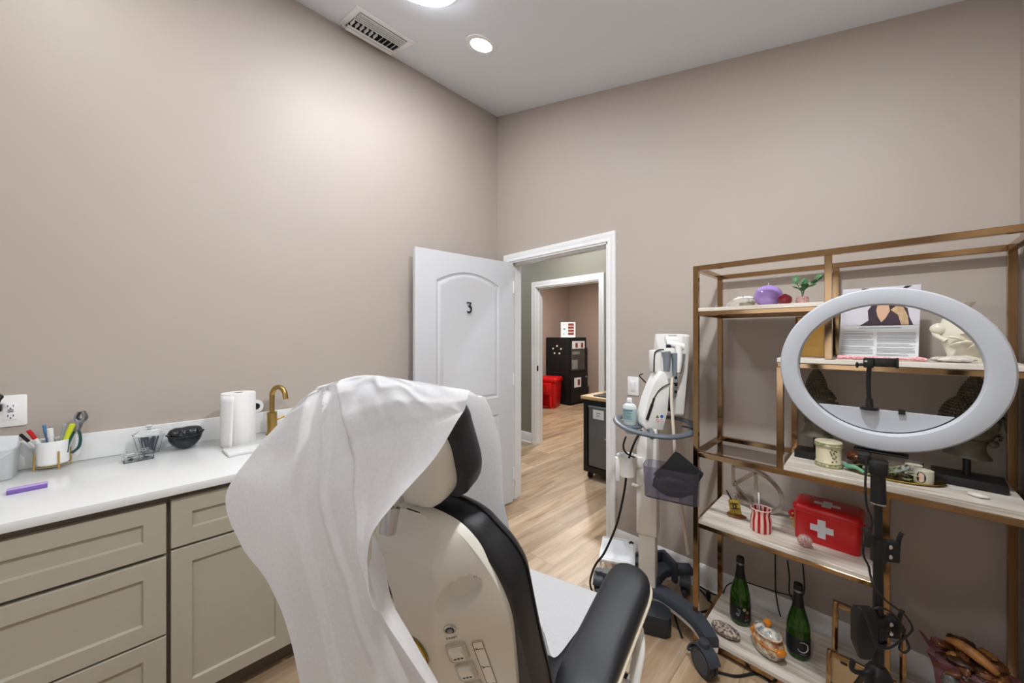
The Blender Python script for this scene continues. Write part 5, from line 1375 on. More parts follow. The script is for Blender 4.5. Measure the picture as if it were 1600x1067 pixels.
# gold tray with dried leaves, geode and candles
t = thing('gold_tray', 'oval gold tray holding dried leaves and two candles on middle shelf', 'tray', (2.445, -0.28, z))
F = at(z, 2.440, -0.272, R(4))
GT = mat('tray_gold', '#b39a4e', 0.25, metal=1.0, var=0.06, vscale=20)
MB(F).lathe([(0.001, 0.001), (0.115, 0.001), (0.122, 0.004), (0.127, 0.009), (0.124, 0.0095), (0.118, 0.006), (0.001, 0.0045)], n=64, sy=0.62).build('plate', GT, t)
LV = [mat('dried_leaf_sage', '#7c8a6a', 0.7, var=0.3, vscale=60), mat('dried_leaf_straw', '#a89f6d', 0.7, var=0.3, vscale=60), mat('dried_leaf_grey', '#8d928a', 0.7, var=0.3, vscale=60)]
random.seed(5)
lvs = MB()
for i in range(120):
    x = random.uniform(-0.095, 0.062); y = random.uniform(-0.055, 0.05)
    if (x / 0.1) ** 2 + (y / 0.065) ** 2 > 1: continue
    lvs.mi = i % 3
    lvs.grid(leafmesh(random.uniform(0.02, 0.042), random.uniform(0.004, 0.008)), M=F @ TR(x, y, 0.008 + random.random() * 0.024, random.uniform(0, 6.3), random.uniform(-0.7, 0.7)))
o = lvs.build('dried_leaves', LV, None, smooth=60); tag(o, 'heap of dried grey-green leaves on the gold tray', 'dried leaves', kind='stuff')
tag(MB(at(z, 2.335, -0.292)).tube([(-0.02, -0.02, 0.016), (0.005, -0.035, 0.022), (0.03, -0.05, 0.012)], lambda u: 0.009 * (1 - 0.4 * u), n=10).tube([(-0.028, -0.012, 0.018), (-0.015, -0.024, 0.021)], 0.006, n=8).build('jade_bird', mat('jade_green', '#5f9a7c', 0.35, var=0.2, vscale=60)), 'small green glazed bird figure at left end of gold tray', 'figurine')
BRN = mat('amber_geode', '#5b3420', 0.25, var=0.4, vscale=50, coat=0.5)
t = thing('agate_mushroom', 'brown polished agate lump behind ring light pole', 'mineral', (2.342, -0.215, z))
F = at(z, 2.345, -0.215)
MB(F).ell((0, 0, 0.036), (0.036, 0.03, 0.022), 30, 18, fn=lambda d: rockfn(d, 0.2, 3, 2)).lathe([(0.018, 0.0), (0.014, 0.02), (0.02, 0.035)], n=16).build('cap', BRN, t, smooth=70)
MB(F).ell((0.02, 0.004, 0.064), (0.018, 0.016, 0.018), 20, 14, fn=lambda d: rockfn(d, 0.25, 4, 9)).build('crystal_top', BRN, t, smooth=30)
def candle(x, y, r, h, name, label, cameo, M_, trayz=0.0048):
    t = thing(name, label, 'candle', (x, y, z + trayz), 0, None)
    F = at(z + trayz, x, y)
    MB(F).lathe([(0.001, 0), (r * 0.97, 0), (r, 0.003), (r, h), (r * 0.94, h), (r * 0.94, 0.006), (0.001, 0.006)], n=40).build('glass', M_, t)
    MB(F).lathe([(0.001, 0.0065), (r * 0.93, 0.0065), (r * 0.93, h * 0.8), (0.001, h * 0.8)], n=36).build('wax', mat('candle_wax', '#e9e2cc', 0.5, var=0.02), t)
    if cameo:
        rr = r * 1.004
        pt = lambda a, zz: (rr * math.cos(a), rr * math.sin(a), zz)
        def curved(poly, d, nm, mt):
            mm = MB(F)
            top = [((rr + d) * math.cos(R(-108) + u / r), (rr + d) * math.sin(R(-108) + u / r), h * 0.5 + v) for u, v in poly]
            bot = [((rr - 0.0006) * math.cos(R(-108) + u / r), (rr - 0.0006) * math.sin(R(-108) + u / r), h * 0.5 + v) for u, v in poly]
            mm.loft([bot, top])
            return mm.build(nm, mt, t, smooth=30)
        curved([(0.0118 * math.cos(2 * PI * i / 30), 0.0185 * math.sin(2 * PI * i / 30)) for i in range(30)], 0.0006, 'cameo_oval', BLACKP)
        curved([(-0.003, -0.016), (0.003, -0.016), (0.005, -0.006), (0.0045, 0.002), (0.008, 0.006), (0.004, 0.008), (0.0035, 0.011), (0.0025, 0.0155), (-0.003, 0.0155), (-0.004, 0.010), (-0.007, 0.007), (-0.004, 0.002), (-0.005, -0.006)], 0.0012, 'cameo_figure', mat('cameo_pink', '#d8b7a4', 0.5))
    return t
candle(2.512, -0.295, 0.0245, 0.043, 'cameo_candle', 'frosted candle jar with black oval cameo on gold tray', True, mat('milky_glass', '#dad7c6', 0.25, trans=0.2, var=0.01))
candle(2.492, -0.226, 0.0245, 0.050, 'ribbed_candle', 'ribbed clear glass candle behind the cameo candle', False, GLASS)
tag(MB(at(z, 2.625, -0.330, R(-20))).ell((0, 0, 0.006), (0.022, 0.014, 0.0062), 28, 14, fn=lambda d: 1 + 0.12 * noise.noise(d * 2.5)).build('white_pebble', mat('pebble_white', '#dedbd2', 0.5, var=0.04, vscale=60), smooth=70), 'flat white pebble in front of right black stand', 'pebble')

z = ZT['low']
# amber bottle with interlocking C emblem
t = thing('perfume_figure', 'yellow glass bottle ornament with black interlocked C emblem', 'ornament', (1.93, -0.265, z))
F = at(z, 1.933, -0.262, R(14))
YG = mat('yellow_glass', '#cdb14a', 0.15, trans=0.45, ior=1.3, var=0.25, vscale=50); YB = mat('amber_base', '#a98a55', 0.2, trans=0.4, ior=1.3, vscale=40, col2='#b06a4a')
MB(F).lathe([(0.001, 0), (0.036, 0.0), (0.040, 0.004), (0.034, 0.008), (0.022, 0.012), (0.001, 0.012)], n=36, sy=0.72, wob=lambda a, zz: 1 + 0.07 * math.cos(5 * a)).build('foot', YB, t)
FT = F @ TR(0, 0, 0.012, 0, 0, R(-9))
MB(FT).loft([[(x, y, zz) for x, y in rrect(0.046 * k, 0.022 * k, 0.006 * k)] for k, zz in ((0.95, 0.0), (1.0, 0.004), (0.98, 0.056), (0.9, 0.062), (0.5, 0.064))]).build('body', YG, t, smooth=30)
m = MB(FT @ XZc @ Matrix.Translation((0, 0.038, 0.0115)))
for s_ in (-1, 1):
    m.tube([(s_ * 0.0062 - s_ * 0.0125 * math.cos(a), 0.0125 * math.sin(a), 0) for a in [R(-135 + 270 * i / 22) - 0 for i in range(23)]], 0.0024, n=8, smooth=False)
m.build('emblem', INK, t)
m = MB(FT @ XZc @ Matrix.Translation((0, 0.038, 0.0115)))
m.tube([(-0.018, 0.021, 0), (-0.014, 0.023, 0)], 0.0018, n=6, smooth=False).tube([(0.017, -0.012, 0), (0.019, -0.014, 0)], 0.0018, n=6, smooth=False)
m.build('dots', INK, t)
MB(FT).tube([(-0.006, 0.0, 0.060), (-0.014, 0.0, 0.080), (-0.022, 0.0, 0.105)], 0.0035, n=8).build('straw', BLACKP, t)
MB(FT).lathe([(0.008, 0.062), (0.009, 0.066), (0.009, 0.088), (0.007, 0.089), (0.007, 0.066)], c=(0.008, 0, 0), n=16).build('glass_neck', ACRYL, t)
# striped vase with white stick
VX, VY = 2.043, -0.325
t = thing('striped_vase', 'small ceramic vase with vertical red and pink stripes on low shelf', 'vase', (VX, VY, z))
m = MB().lathe([(0.001, 0), (0.037, 0), (0.039, 0.004), (0.0385, 0.05), (0.034, 0.072), (0.0345, 0.082), (0.038, 0.093), (0.0365, 0.095), (0.033, 0.083), (0.0325, 0.072), (0.036, 0.05), (0.036, 0.006), (0.001, 0.006)], n=66)
m.build('vase_body', STRIPE, t, local=True)
MB(at(z, VX, VY)).tube([(0.0366 * math.cos(2 * PI * i / 40), 0.0366 * math.sin(2 * PI * i / 40), 0.0945) for i in range(40)], 0.0022, n=6, closed=True, k=2).build('rim', mat('pink_rim', '#f4cfc8', 0.3), t)
t = tag(MB(at(z, VX, VY)).cyl((-0.004, 0.008, 0.008), (-0.014, 0.026, 0.150), 0.0038, n=14).build('candle_stick', mat('stick_white', '#efeeea', 0.5)), 'thin white stick standing in the striped vase', 'stick')
# geometric metal ornament
SIL = mat('pewter_metal', '#aaa8a6', 0.22, metal=1.0, var=0.05, vscale=20); 
t = thing('geometric_ornament', 'grey openwork metal ornament of arc and diagonal bars on low shelf', 'ornament', (1.985, -0.13, z))
F = at(z, 1.887, -0.135, R(6))
def bar(m, pts, w=0.0066, d=0.030):
    P = [Vector((a, 0, b)) for a, b in pts]
    n = len(P); rings = []
    for i, p in enumerate(P):
        tt = (P[min(i + 1, n - 1)] - P[max(i - 1, 0)]).normalized(); s_ = Vector((-tt.z, 0, tt.x))
        rings.append([p + s_ * w + Vector((0, -d / 2, 0)), p + s_ * w + Vector((0, d / 2, 0)), p - s_ * w + Vector((0, d / 2, 0)), p - s_ * w + Vector((0, -d / 2, 0))])
    m.loft(rings)
arc = [(p.x, p.z) for p in spline([(0.003, 0, 0.196), (0.05, 0, 0.194), (0.095, 0, 0.189), (0.145, 0, 0.168), (0.185, 0, 0.125), (0.199, 0, 0.080), (0.190, 0, 0.040), (0.160, 0, 0.010), (0.120, 0, 0.004), (0.100, 0, 0.006)], 6)]
for nm, pts in (('curved_frame', arc), ('side_bar', [(0.004, 0.196), (0.004, 0.098)]), ('diagonal_bar', [(0.006, 0.102), (0.097, 0.184)]), ('upright_bar', [(0.098, 0.186), (0.098, 0.006)]), ('diagonal_bar', [(0.006, 0.100), (0.096, 0.006)])):
    m = MB(F); bar(m, pts); m.build(nm, SIL, t, smooth=30)
# first aid tin
t = thing('first_aid_box', 'red metal first aid box with white crosses on low shelf', 'first aid box', (2.26, -0.245, z))
ab = math.atan2(-0.012, 0.19)
F = at(z, 2.255, -0.232, R(-2))
BXo = lambda w, d, r, zz: [(x * 1.05, y * 1.14 + 0.008, zz) for x, y in rrect(w, d, r, 5)]
MB(F).loft([BXo(0.188, 0.118, 0.016, 0.0), BXo(0.192, 0.122, 0.018, 0.004), BXo(0.196, 0.126, 0.018, 0.130)]).build('body', RED, t, smooth=40)
MB(F).loft([BXo(0.202, 0.132, 0.02, 0.118), BXo(0.206, 0.136, 0.022, 0.121), BXo(0.206, 0.136, 0.022, 0.132), BXo(0.200, 0.130, 0.021, 0.141), BXo(0.186, 0.116, 0.018, 0.146), BXo(0.180, 0.110, 0.016, 0.1475)]).build('lid', RED, t, smooth=40)
WHC = mat('cross_white', '#d9dbe2', 0.4)
def cross(a, b): return [(-b, -a), (b, -a), (b, -b), (a, -b), (a, b), (b, b), (b, a), (-b, a), (-b, b), (-a, b), (-a, -b), (-b, -b)]
MB(F @ TR(-0.012, -0.0628, 0.066) @ XZc).prism(cross(0.036, 0.0125), -0.002, 0.0012).build('front_cross', WHC, t, smooth=0)
MB(F @ TR(-0.002, 0.0, 0.1476)).prism([(x * 1.15, y * 1.0) for x, y in cross(0.036, 0.0125)], -0.001, 0.0006).build('lid_cross', WHC, t, smooth=0)
MB(F).tube([(0.098, -0.035, 0.095), (0.113, -0.032, 0.085), (0.116, 0, 0.06), (0.113, 0.032, 0.085), (0.098, 0.035, 0.095)], 0.0035, n=8).build('handle', RED, t)
t = thing('red_flower', 'small red and yellow flower figure peeking behind first aid box', 'ornament', (2.148, -0.205, z))
F = at(z, 2.140, -0.195)
m = MB(F); m.tube([(0, 0, 0), (0.0, 0, 0.03), (-0.003, 0, 0.06)], 0.005, n=8)
m.build('stem', mat('flower_stem', '#cfae62', 0.5), t)
m = MB(F)
for i in range(7):
    a = 2 * PI * i / 7
    m.ell((0.011 * math.cos(a) - 0.003, -0.006, 0.064 + 0.011 * math.sin(a)), (0.007, 0.004, 0.006), 10, 8)
m.build('petals', RED, t)
MB(F).ell((-0.003, -0.010, 0.064), 0.005, 10, 8).ell((-0.008, -0.003, 0.040), (0.007, 0.004, 0.005), 10, 8).build('centre', mat('flower_yellow', '#d9b74a', 0.5), t)
t = thing('crystal_rosette', 'small pinkish clear crystal rosette in front of first aid box', 'crystal', (2.195, -0.355, z))
F = at(z, 2.195, -0.355, R(10))
PC_ = mat('pink_crystal', '#eecfca', 0.08, trans=0.7, ior=1.45, var=0.15, vscale=80)
MB(F @ TR(0, 0, 0.026, 0, R(90))).lathe([(0.001, 0.012), (0.012, 0.011), (0.022, 0.005), (0.025, -0.002), (0.020, -0.008), (0.001, -0.010)], n=12).build('disc', PC_, t, smooth=5)
m = MB(F)
for k in range(3):
    n = (6, 9, 1)[k]; rr = (0.009, 0.016, 0)[k]
    for i in range(n):
        a = 2 * PI * (i + 0.5 * k) / n
        m.ell((rr * math.cos(a), -0.010, 0.026 + rr * math.sin(a)), (0.0042, 0.0045, 0.0042), 8, 6)
m.build('beads', PC_, t, smooth=10)
MB(F).box((0.006, 0.0, 0.0), (0.026, 0.014, 0.008), bev=0.002).build('stand', PC_, t)

z = ZT['bottom']
# champagne bottles
BGL = mat('green_bottle_glass', '#3f7a1e', 0.07, trans=0.8, ior=1.5, var=0.05); FOIL = mat('black_foil', '#17181a', 0.45, bump=0.5, bscale=90); LBL = mat('black_label', '#16171b', 0.5, var=0.05)
def bottle(x, y, label, style, sc=1.0, rz=0):
    t = thing('champagne_bottle', label, 'bottle', (x, y, z), 0, 'green champagne bottles on the bottom shelf')
    F = at(z, x, y, rz) @ Matrix.Scale(sc, 4)
    MB(F).lathe([(0.001, 0.004), (0.036, 0), (0.0415, 0.004), (0.0425, 0.012), (0.0425, 0.120), (0.040, 0.145), (0.031, 0.180), (0.021, 0.215), (0.0165, 0.245), (0.0150, 0.285), (0.001, 0.286)], n=48).build('glass', BGL, t, smooth=50)
    MB(F).lathe([(0.0222, 0.213), (0.0178, 0.245), (0.0164, 0.272), (0.0178, 0.275), (0.0178, 0.286), (0.0160, 0.289), (0.0168, 0.300), (0.0155, 0.309), (0.001, 0.311)], n=36).build('foil', FOIL, t, smooth=40)
    MB(F).lathe([(0.0179, 0.2765), (0.019, 0.279), (0.019, 0.283), (0.0179, 0.2855)], n=30).build('wire_cage', STEEL, t)
    lb = MB(F).lathe([(0.0426, 0.022), (0.0432, 0.022), (0.0432, 0.092), (0.0426, 0.092)], n=48).build('label', LBL, t)
    rr = 0.0436
    pt = lambda u, v: (rr * math.cos(R(-62) + u / rr), rr * math.sin(R(-62) + u / rr), 0.057 + v)
    if style == 0:
        for (u, v, r_, c_) in ((0.006, 0.025, 0.0075, '#b9c08a'), (0.020, 0.012, 0.007, '#9aa06a'), (0.016, -0.008, 0.007, '#8d2d2a'), (-0.022, -0.004, 0.008, '#707a80')):
            mm = MB(F); mm.loft([[Vector(pt(u + k * r_ * math.cos(2 * PI * i / 16), v + k * r_ * math.sin(2 * PI * i / 16))) for i in range(16)] for k in (1.0, 0.02)])
            mm.build('label_dot', mat('dot_' + c_, c_, 0.5, var=0.1, vscale=120), lb)
        mm = MB(F)
        for k in range(4): mm.tube([pt(-0.026 + 0.004 * k, 0.022 - 0.006 * k), pt(-0.010, 0.020 - 0.006 * k)], 0.0006, n=5, smooth=False)
        mm.tube([pt(0.008, -0.022), pt(0.028, -0.020)], 0.001, n=5, smooth=False).tube([pt(0.008, -0.027), pt(0.026, -0.025)], 0.0006, n=5, smooth=False)
        mm.build('label_print', mat('print_silver', '#b9bbbf', 0.5), lb)
    else:
        mm = MB(F)
        mm.tube([pt(0.021 * math.cos(R(a)), 0.004 + 0.021 * math.sin(R(a))) for a in range(-150, 121, 9)], lambda u: 0.0006 + 0.0018 * math.sin(PI * u), n=6, k=2)
        mm.tube([pt(-0.024, 0.030), pt(0.028, 0.028)], 0.0006, n=5, smooth=False)
        for k in range(5): mm.tube([pt(-0.008 + 0.005 * k, -0.026), pt(-0.0055 + 0.005 * k, -0.026)], 0.0008, n=5, smooth=False)
        mm.build('label_crescent', mat('print_silver', '#b9bbbf', 0.5), lb)
    return t
bottle(1.937, -0.205, 'green champagne bottle with dotted label, nearer left end of bottom shelf', 0, 0.985)
bottle(2.160, -0.238, 'green champagne bottle with pale crescent on label, right of ceramic pot', 1, 0.97)
# mosaic stone
m = MB(at(z, 1.912, -0.345, R(-5)))
m.ell((0, 0, 0.021), (0.058, 0.036, 0.022), 48, 30, fn=lambda d: 1 + 0.10 * noise.noise(d * 3) + 0.06 * noise.noise(d * 14))
MOS = mat('mosaic_speckle', '#cdbfa0', 0.6, vscale=110, col2='#5c4160')
tag(m.build('mosaic_fish', MOS, smooth=60), 'lumpy speckled beige and purple stone at left end of bottom shelf', 'stone ornament')
# orange ceramic jar
t = thing('ceramic_jar', 'hand-painted orange and white lidded ceramic pot on bottom shelf', 'lidded pot', (2.075, -0.345, z))
F = at(z, 2.066, -0.322, R(-35)) @ Matrix.Diagonal((0.98, 0.98, 1.12, 1))
OC = mat('majolica_orange', '#c9752a', 0.2, vscale=22, col2='#e8dcc4', coat=0.3); OCB = mat('majolica_body', '#d9cbb0', 0.22, vscale=34, col2='#9a5a2c', coat=0.3); OCD = mat('majolica_blue', '#4d6673', 0.25, vscale=60, col2='#c4b79a', coat=0.3); ORG = mat('orange_glaze', '#d07f1e', 0.2, var=0.1, vscale=30, coat=0.4)
MB(F).lathe([(0.001, 0), (0.040, 0), (0.052, 0.012), (0.056, 0.024)], n=48, sx=1.15, sy=0.85).build('lower_body', OCD, t, smooth=60)
MB(F).lathe([(0.056, 0.0242), (0.058, 0.036), (0.056, 0.050), (0.048, 0.060), (0.044, 0.066), (0.046, 0.072), (0.040, 0.072), (0.001, 0.068)], n=48, sx=1.15, sy=0.85).build('body', OCB, t, smooth=60)
m = MB(F); m.tube([(0.0565 * 1.15 * math.cos(2 * PI * i / 40), 0.0565 * 0.85 * math.sin(2 * PI * i / 40), 0.050) for i in range(40)], 0.0032, n=8, closed=True, k=2)
m.ell((0.066, 0.0, 0.044), (0.014, 0.024, 0.013), 18, 12).ell((-0.066, 0.0, 0.044), (0.014, 0.024, 0.013), 18, 12)
m.build('handle_bands', ORG, t, smooth=60)
ld = MB(F).lathe([(0.046, 0.0725), (0.049, 0.076), (0.047, 0.082), (0.036, 0.091), (0.020, 0.097), (0.001, 0.099), (0.001, 0.0725)], n=48, sx=1.15, sy=0.85).build('lid', mat('majolica_lid', '#e9e2d2', 0.2, vscale=40, col2='#6b7f8a', coat=0.3), t, smooth=60)
MB(F).tube([(0.0485 * 1.15 * math.cos(2 * PI * i / 40), 0.0485 * 0.85 * math.sin(2 * PI * i / 40), 0.079) for i in range(40)], 0.0034, n=8, closed=True, k=2).build('lid_rim', OC, ld)
MB(F).lathe([(0.009, 0.098), (0.008, 0.103), (0.015, 0.110), (0.016, 0.117), (0.010, 0.124), (0.001, 0.125)], n=24).build('knob', ORG, ld)
# gold frames
t = thing('open_gold_frame', 'empty gold metal frame standing behind ring light pole on bottom shelf', 'picture frame', (2.37, -0.20, z))
F = at(z, 2.37, -0.200, R(-3)) @ Matrix.Rotation(R(-6), 4, 'X')
m = MB(F)
for lo, hi in (((-0.105, -0.012, 0.0), (-0.087, 0.012, 0.252)), ((0.087, -0.012, 0), (0.105, 0.012, 0.252)), ((-0.087, -0.012, 0.234), (0.087, 0.012, 0.252)), ((-0.087, -0.012, 0), (0.087, 0.012, 0.018))): m.box(lo, hi, bev=0.002)
m.build('frame', GOLD, t)
MB(F).box((-0.087, 0.004, 0.018), (0.087, 0.006, 0.234)).build('glass', ACRYL, t)
t = thing('backed_gold_frame', 'gold photo frame with tan backing in front of open frame', 'picture frame', (2.36, -0.32, z))
F = at(z, 2.352, -0.330, R(-3)) @ Matrix.Rotation(R(-10), 4, 'X')
m = MB(F)
for lo, hi in (((-0.095, -0.012, 0.0), (-0.080, 0.008, 0.126)), ((0.080, -0.012, 0), (0.095, 0.008, 0.126)), ((-0.080, -0.012, 0.112), (0.080, 0.008, 0.126)), ((-0.080, -0.012, 0), (0.080, 0.008, 0.014))): m.box(lo, hi, bev=0.002)
m.build('frame', GOLD, t)
MB(F).box((-0.080, -0.004, 0.014), (0.080, 0.004, 0.112)).build('backing', mat('tan_backing', '#b89a72', 0.6, var=0.08, vscale=12), t)
MB(F).box((-0.055, -0.0075, 0.098), (-0.035, -0.0042, 0.106), bev=0.001).build('clip', BLACKP, t)
# cellophane bag
t = thing('gift_bag', 'pink cellophane bag of brown dried pods at right end of bottom shelf', 'gift bag', (2.625, -0.19, z))
F = at(z, 2.622, -0.185)
CELL = mat('pink_cellophane', '#c9838f', 0.10, trans=0.8, ior=1.12, vscale=16, col2='#d9a9ae', bump=0.5, bscale=30)
def bagw(a, zz):
    k = min(1, zz / 0.2)
    return 1 + 0.10 * k * math.sin(5 * a + 9 * zz) + 0.06 * k * math.sin(11 * a + 1.3)
MB(F).lathe([(0.001, 0.0), (0.055, 0.0), (0.066, 0.02), (0.074, 0.10), (0.082, 0.17), (0.090, 0.205), (0.098, 0.225)], n=64, sy=0.95, wob=bagw).build('wrap', CELL, t, smooth=50, solid=0.0)
MB(F).loft([[(-0.075, -0.01, 0.20), (-0.085, 0.02, 0.22), (-0.07, 0.03, 0.21)], [(-0.112, 0.0, 0.262), (-0.118, 0.01, 0.265), (-0.108, 0.016, 0.261)]]).build('corner_fold', CELL, t)
PODS = [mat('pod_brown', '#6d4020', 0.4, var=0.4, vscale=40, coat=0.3), mat('pod_tan', '#a8723c', 0.45, var=0.3, vscale=40), mat('pod_dark', '#3c2413', 0.4, var=0.3, vscale=40)]
random.seed(21)
for i in range(46):
    a = random.uniform(0, 2 * PI); rr = 0.074 * math.sqrt(random.random()); zz = 0.205 + 0.085 * random.random() * (1 - (rr / 0.085) ** 2)
    o_ = F @ TR(rr * math.cos(a), rr * math.sin(a), zz, random.uniform(0, 6.3), random.uniform(-0.6, 0.6))
    L = random.uniform(0.018, 0.036)
    w = MB(o_).ell((0, 0, 0), (L * 0.95, 0.013 + 0.003 * (i % 3), 0.011 + 0.003 * (i % 2)), 20, 14, fn=lambda d: 1 + 0.38 * noise.noise(d * 2.6 + Vector((i * 3.1, 0, 0))) + 0.16 * noise.noise(d * 7 + Vector((0, i, 0)))).build('dried_pod', PODS[(0, 2, 0, 1, 2)[i % 5]], smooth=60)
    tag(w, 'brown twisted dried pod heaped inside the pink cellophane bag', 'dried pod', 'dried pods in the pink cellophane bag')
w = MB(F @ TR(0.0, -0.035, 0.268, R(-30), R(10))).tube([(-0.055, 0, 0.012), (-0.02, 0, 0.020), (0.03, 0, 0.006), (0.06, 0, -0.012)], lambda u: 0.0165 * math.sin(PI * (0.15 + 0.7 * u)), n=12).build('dried_pod', PODS[1], smooth=60)
tag(w, 'largest pale tan dried pod lying on top of cellophane bag', 'dried pod', 'dried pods in the pink cellophane bag')
MB(F).ell((-0.045, -0.075, 0.17), (0.024, 0.012, 0.03), 20, 14, fn=lambda d: 1 + 0.2 * noise.noise(d * 3)).build('silver_ribbon', mat('silver_foil', '#8e9196', 0.2, metal=0.8, bump=0.8, bscale=40), t)
# wall cords behind the shelf
for pts, lb_ in (([(2.152,-0.022,0.550),(2.150,-0.022,0.360),(2.153,-0.025,0.200),(2.090,-0.030,0.170),(1.980,-0.040,0.160),(1.900,-0.045,0.150),(1.840,-0.050,0.100),(1.820,-0.060,0.030)], 'black cord running down wall and along baseboard behind bottles'), ([(2.093,-0.030,0.336),(2.101,-0.030,0.263),(2.101,-0.030,0.186),(2.118,-0.030,0.149),(2.130,-0.030,0.110)], 'thin black cord hanging behind right-hand champagne bottle'), ([(2.044,-0.020,0.339),(2.044,-0.020,0.232),(2.046,-0.020,0.154),(2.056,-0.020,0.081),(2.073,-0.030,0.033),(2.092,-0.040,0.012)], 'thin black cord hanging straight down behind low shelf')):
    tag(MB().tube(pts, 0.0028, n=8, k=8).build('power_cable', RUBBER), lb_, 'cord')
tag(MB().tube([(1.655,-0.216,0.006),(1.667,-0.300,0.006),(1.709,-0.375,0.006),(1.756,-0.440,0.006)], 0.005, n=8, k=8).build('floor_cord', RUBBER), 'short black cord on the floor beneath the cart leg', 'cord')
tag(MB().tube([(1.928,-0.515,0.006),(1.986,-0.482,0.006),(2.036,-0.415,0.006),(2.064,-0.399,0.006),(2.092,-0.419,0.006),(2.107,-0.471,0.006)], 0.005, n=8, k=8).build('floor_cord', RUBBER), 'black cord curving on floor below bottom shelf edge', 'cord')
t = thing('cord_knot', 'bundled black cord ends tied between cart and shelf post', 'cord', (1.76, -0.12, 0.02))
MB().tube([(1.70, -0.06, 0.03), (1.76, -0.09, 0.012), (1.80, -0.13, 0.008), (1.77, -0.20, 0.006), (1.74, -0.26, 0.006)], 0.0045, n=8, k=8).tube([(1.69, -0.05, 0.035), (1.78, -0.06, 0.03), (1.86, -0.035, 0.04)], 0.0045, n=8, k=8).build('strand', RUBBER, t)
MB().ell((1.765, -0.10, 0.035), (0.012, 0.010, 0.03), 12, 10).build('tie', BLACKP, t)

# ------------------------------------------------------------------ ring light on its stand
RL = thing('ring_light', 'large white ring light on black telescopic stand with phone clamp', 'ring light', (2.400, -0.785, 0))
MB().cyl((2.400, -0.785, 0.10), (2.400, -0.785, 0.60), 0.0125).build('pole', BLACKP, RL)
MB().cyl((2.400, -0.785, 0.60), (2.400, -0.785, 0.86), 0.0108).build('pole', BLACKP, RL)
MB().cyl((2.400, -0.785, 0.86), (2.400, -0.785, 1.03), 0.0088).build('pole', BLACKP, RL)
def collar(z0, z1, r, kn):
    c = MB().cyl((2.4, -0.785, z0), (2.4, -0.785, z1), r, n=28).build('collar', BLACKP, RL)
    dx, dy = kn
    p = Vector((2.4 + dx * r, -0.785 + dy * r, 0)); q = Vector((2.4 + dx * (r + 0.028), -0.785 + dy * (r + 0.028), 0))
    MB().box((-0.010, -0.012, z0 + 0.004), (0.028, 0.012, z1 - 0.004), bev=0.004, M=Matrix.Translation((p.x, p.y, 0)) @ Matrix.Rotation(math.atan2(dy, dx), 4, 'Z')).tube([(q.x, q.y, z0 + 0.01), (q.x + dx * .004, q.y + dy * .004, z1), (q.x + dx * 0.012, q.y + dy * .012, z1 + 0.02)], 0.005, n=8).build('clamp_lever', BLACKP, c)
    for zz in (z0 + (z1 - z0) * 0.3, z0 + (z1 - z0) * 0.72):
        o = Vector((p.x + dx * 0.010 + 0.0, p.y + dy * 0.010 - 0.0, zz)); nn = Vector((0.02, -1, 0.1)).normalized()
        MB(frame(o + nn * 0.0122, (1, 0, 0), nn)).lathe([(0.0065, 0), (0.006, 0.002), (0.001, 0.003)], n=16).build('bolt', CHROME, c)
collar(0.795, 0.858, 0.0165, (0.82, 0.57))
collar(0.590, 0.648, 0.0180, (0.82, 0.57))
MB().cyl((2.4, -0.785, 0.955), (2.4, -0.785, 1.035), 0.0165, 0.015, n=24).build('collar', BLACKP, RL)
MB().cyl((2.4, -0.785, 0.952), (2.4, -0.785, 0.956), 0.0172, n=24).build('collar_ring', CHROME, RL)
# tripod base
for k in range(3):
    a = R(20 + 120 * k)
    c_, s_ = math.cos(a), math.sin(a)
    lg = MB().loft([[(2.4 + c_ * r - s_ * w, -0.785 + s_ * r + c_ * w, zz + h) for w, h in ((-0.011, -0.006), (0.011, -0.006), (0.011, 0.006), (-0.011, 0.006))] for r, zz in ((0.030, 0.465), (0.10, 0.30), (0.26, 0.016))]).build('leg', BLACKP, RL)
    MB().ell((2.4 + c_ * 0.268, -0.785 + s_ * 0.268, 0.013), (0.017, 0.017, 0.013), 14, 10).build('foot', RUBBER, lg)
    MB().loft([[(2.4 + c_ * r - s_ * w, -0.785 + s_ * r + c_ * w, zz + h) for w, h in ((-0.006, -0.004), (0.006, -0.004), (0.006, 0.004), (-0.006, 0.004))] for r, zz in ((0.02, 0.16), (0.165, 0.165))]).build('brace', BLACKP, RL)
MB().lathe([(0.014, 0.43), (0.028, 0.445), (0.027, 0.49), (0.019, 0.505), (0.0135, 0.51)], c=(2.4, -0.785, 0), n=28).build('leg_hub', BLACKP, RL)
MB().lathe([(0.018, 0.14), (0.028, 0.145), (0.028, 0.18), (0.018, 0.185)], c=(2.4, -0.785, 0), n=28).build('brace_hub', BLACKP, RL)
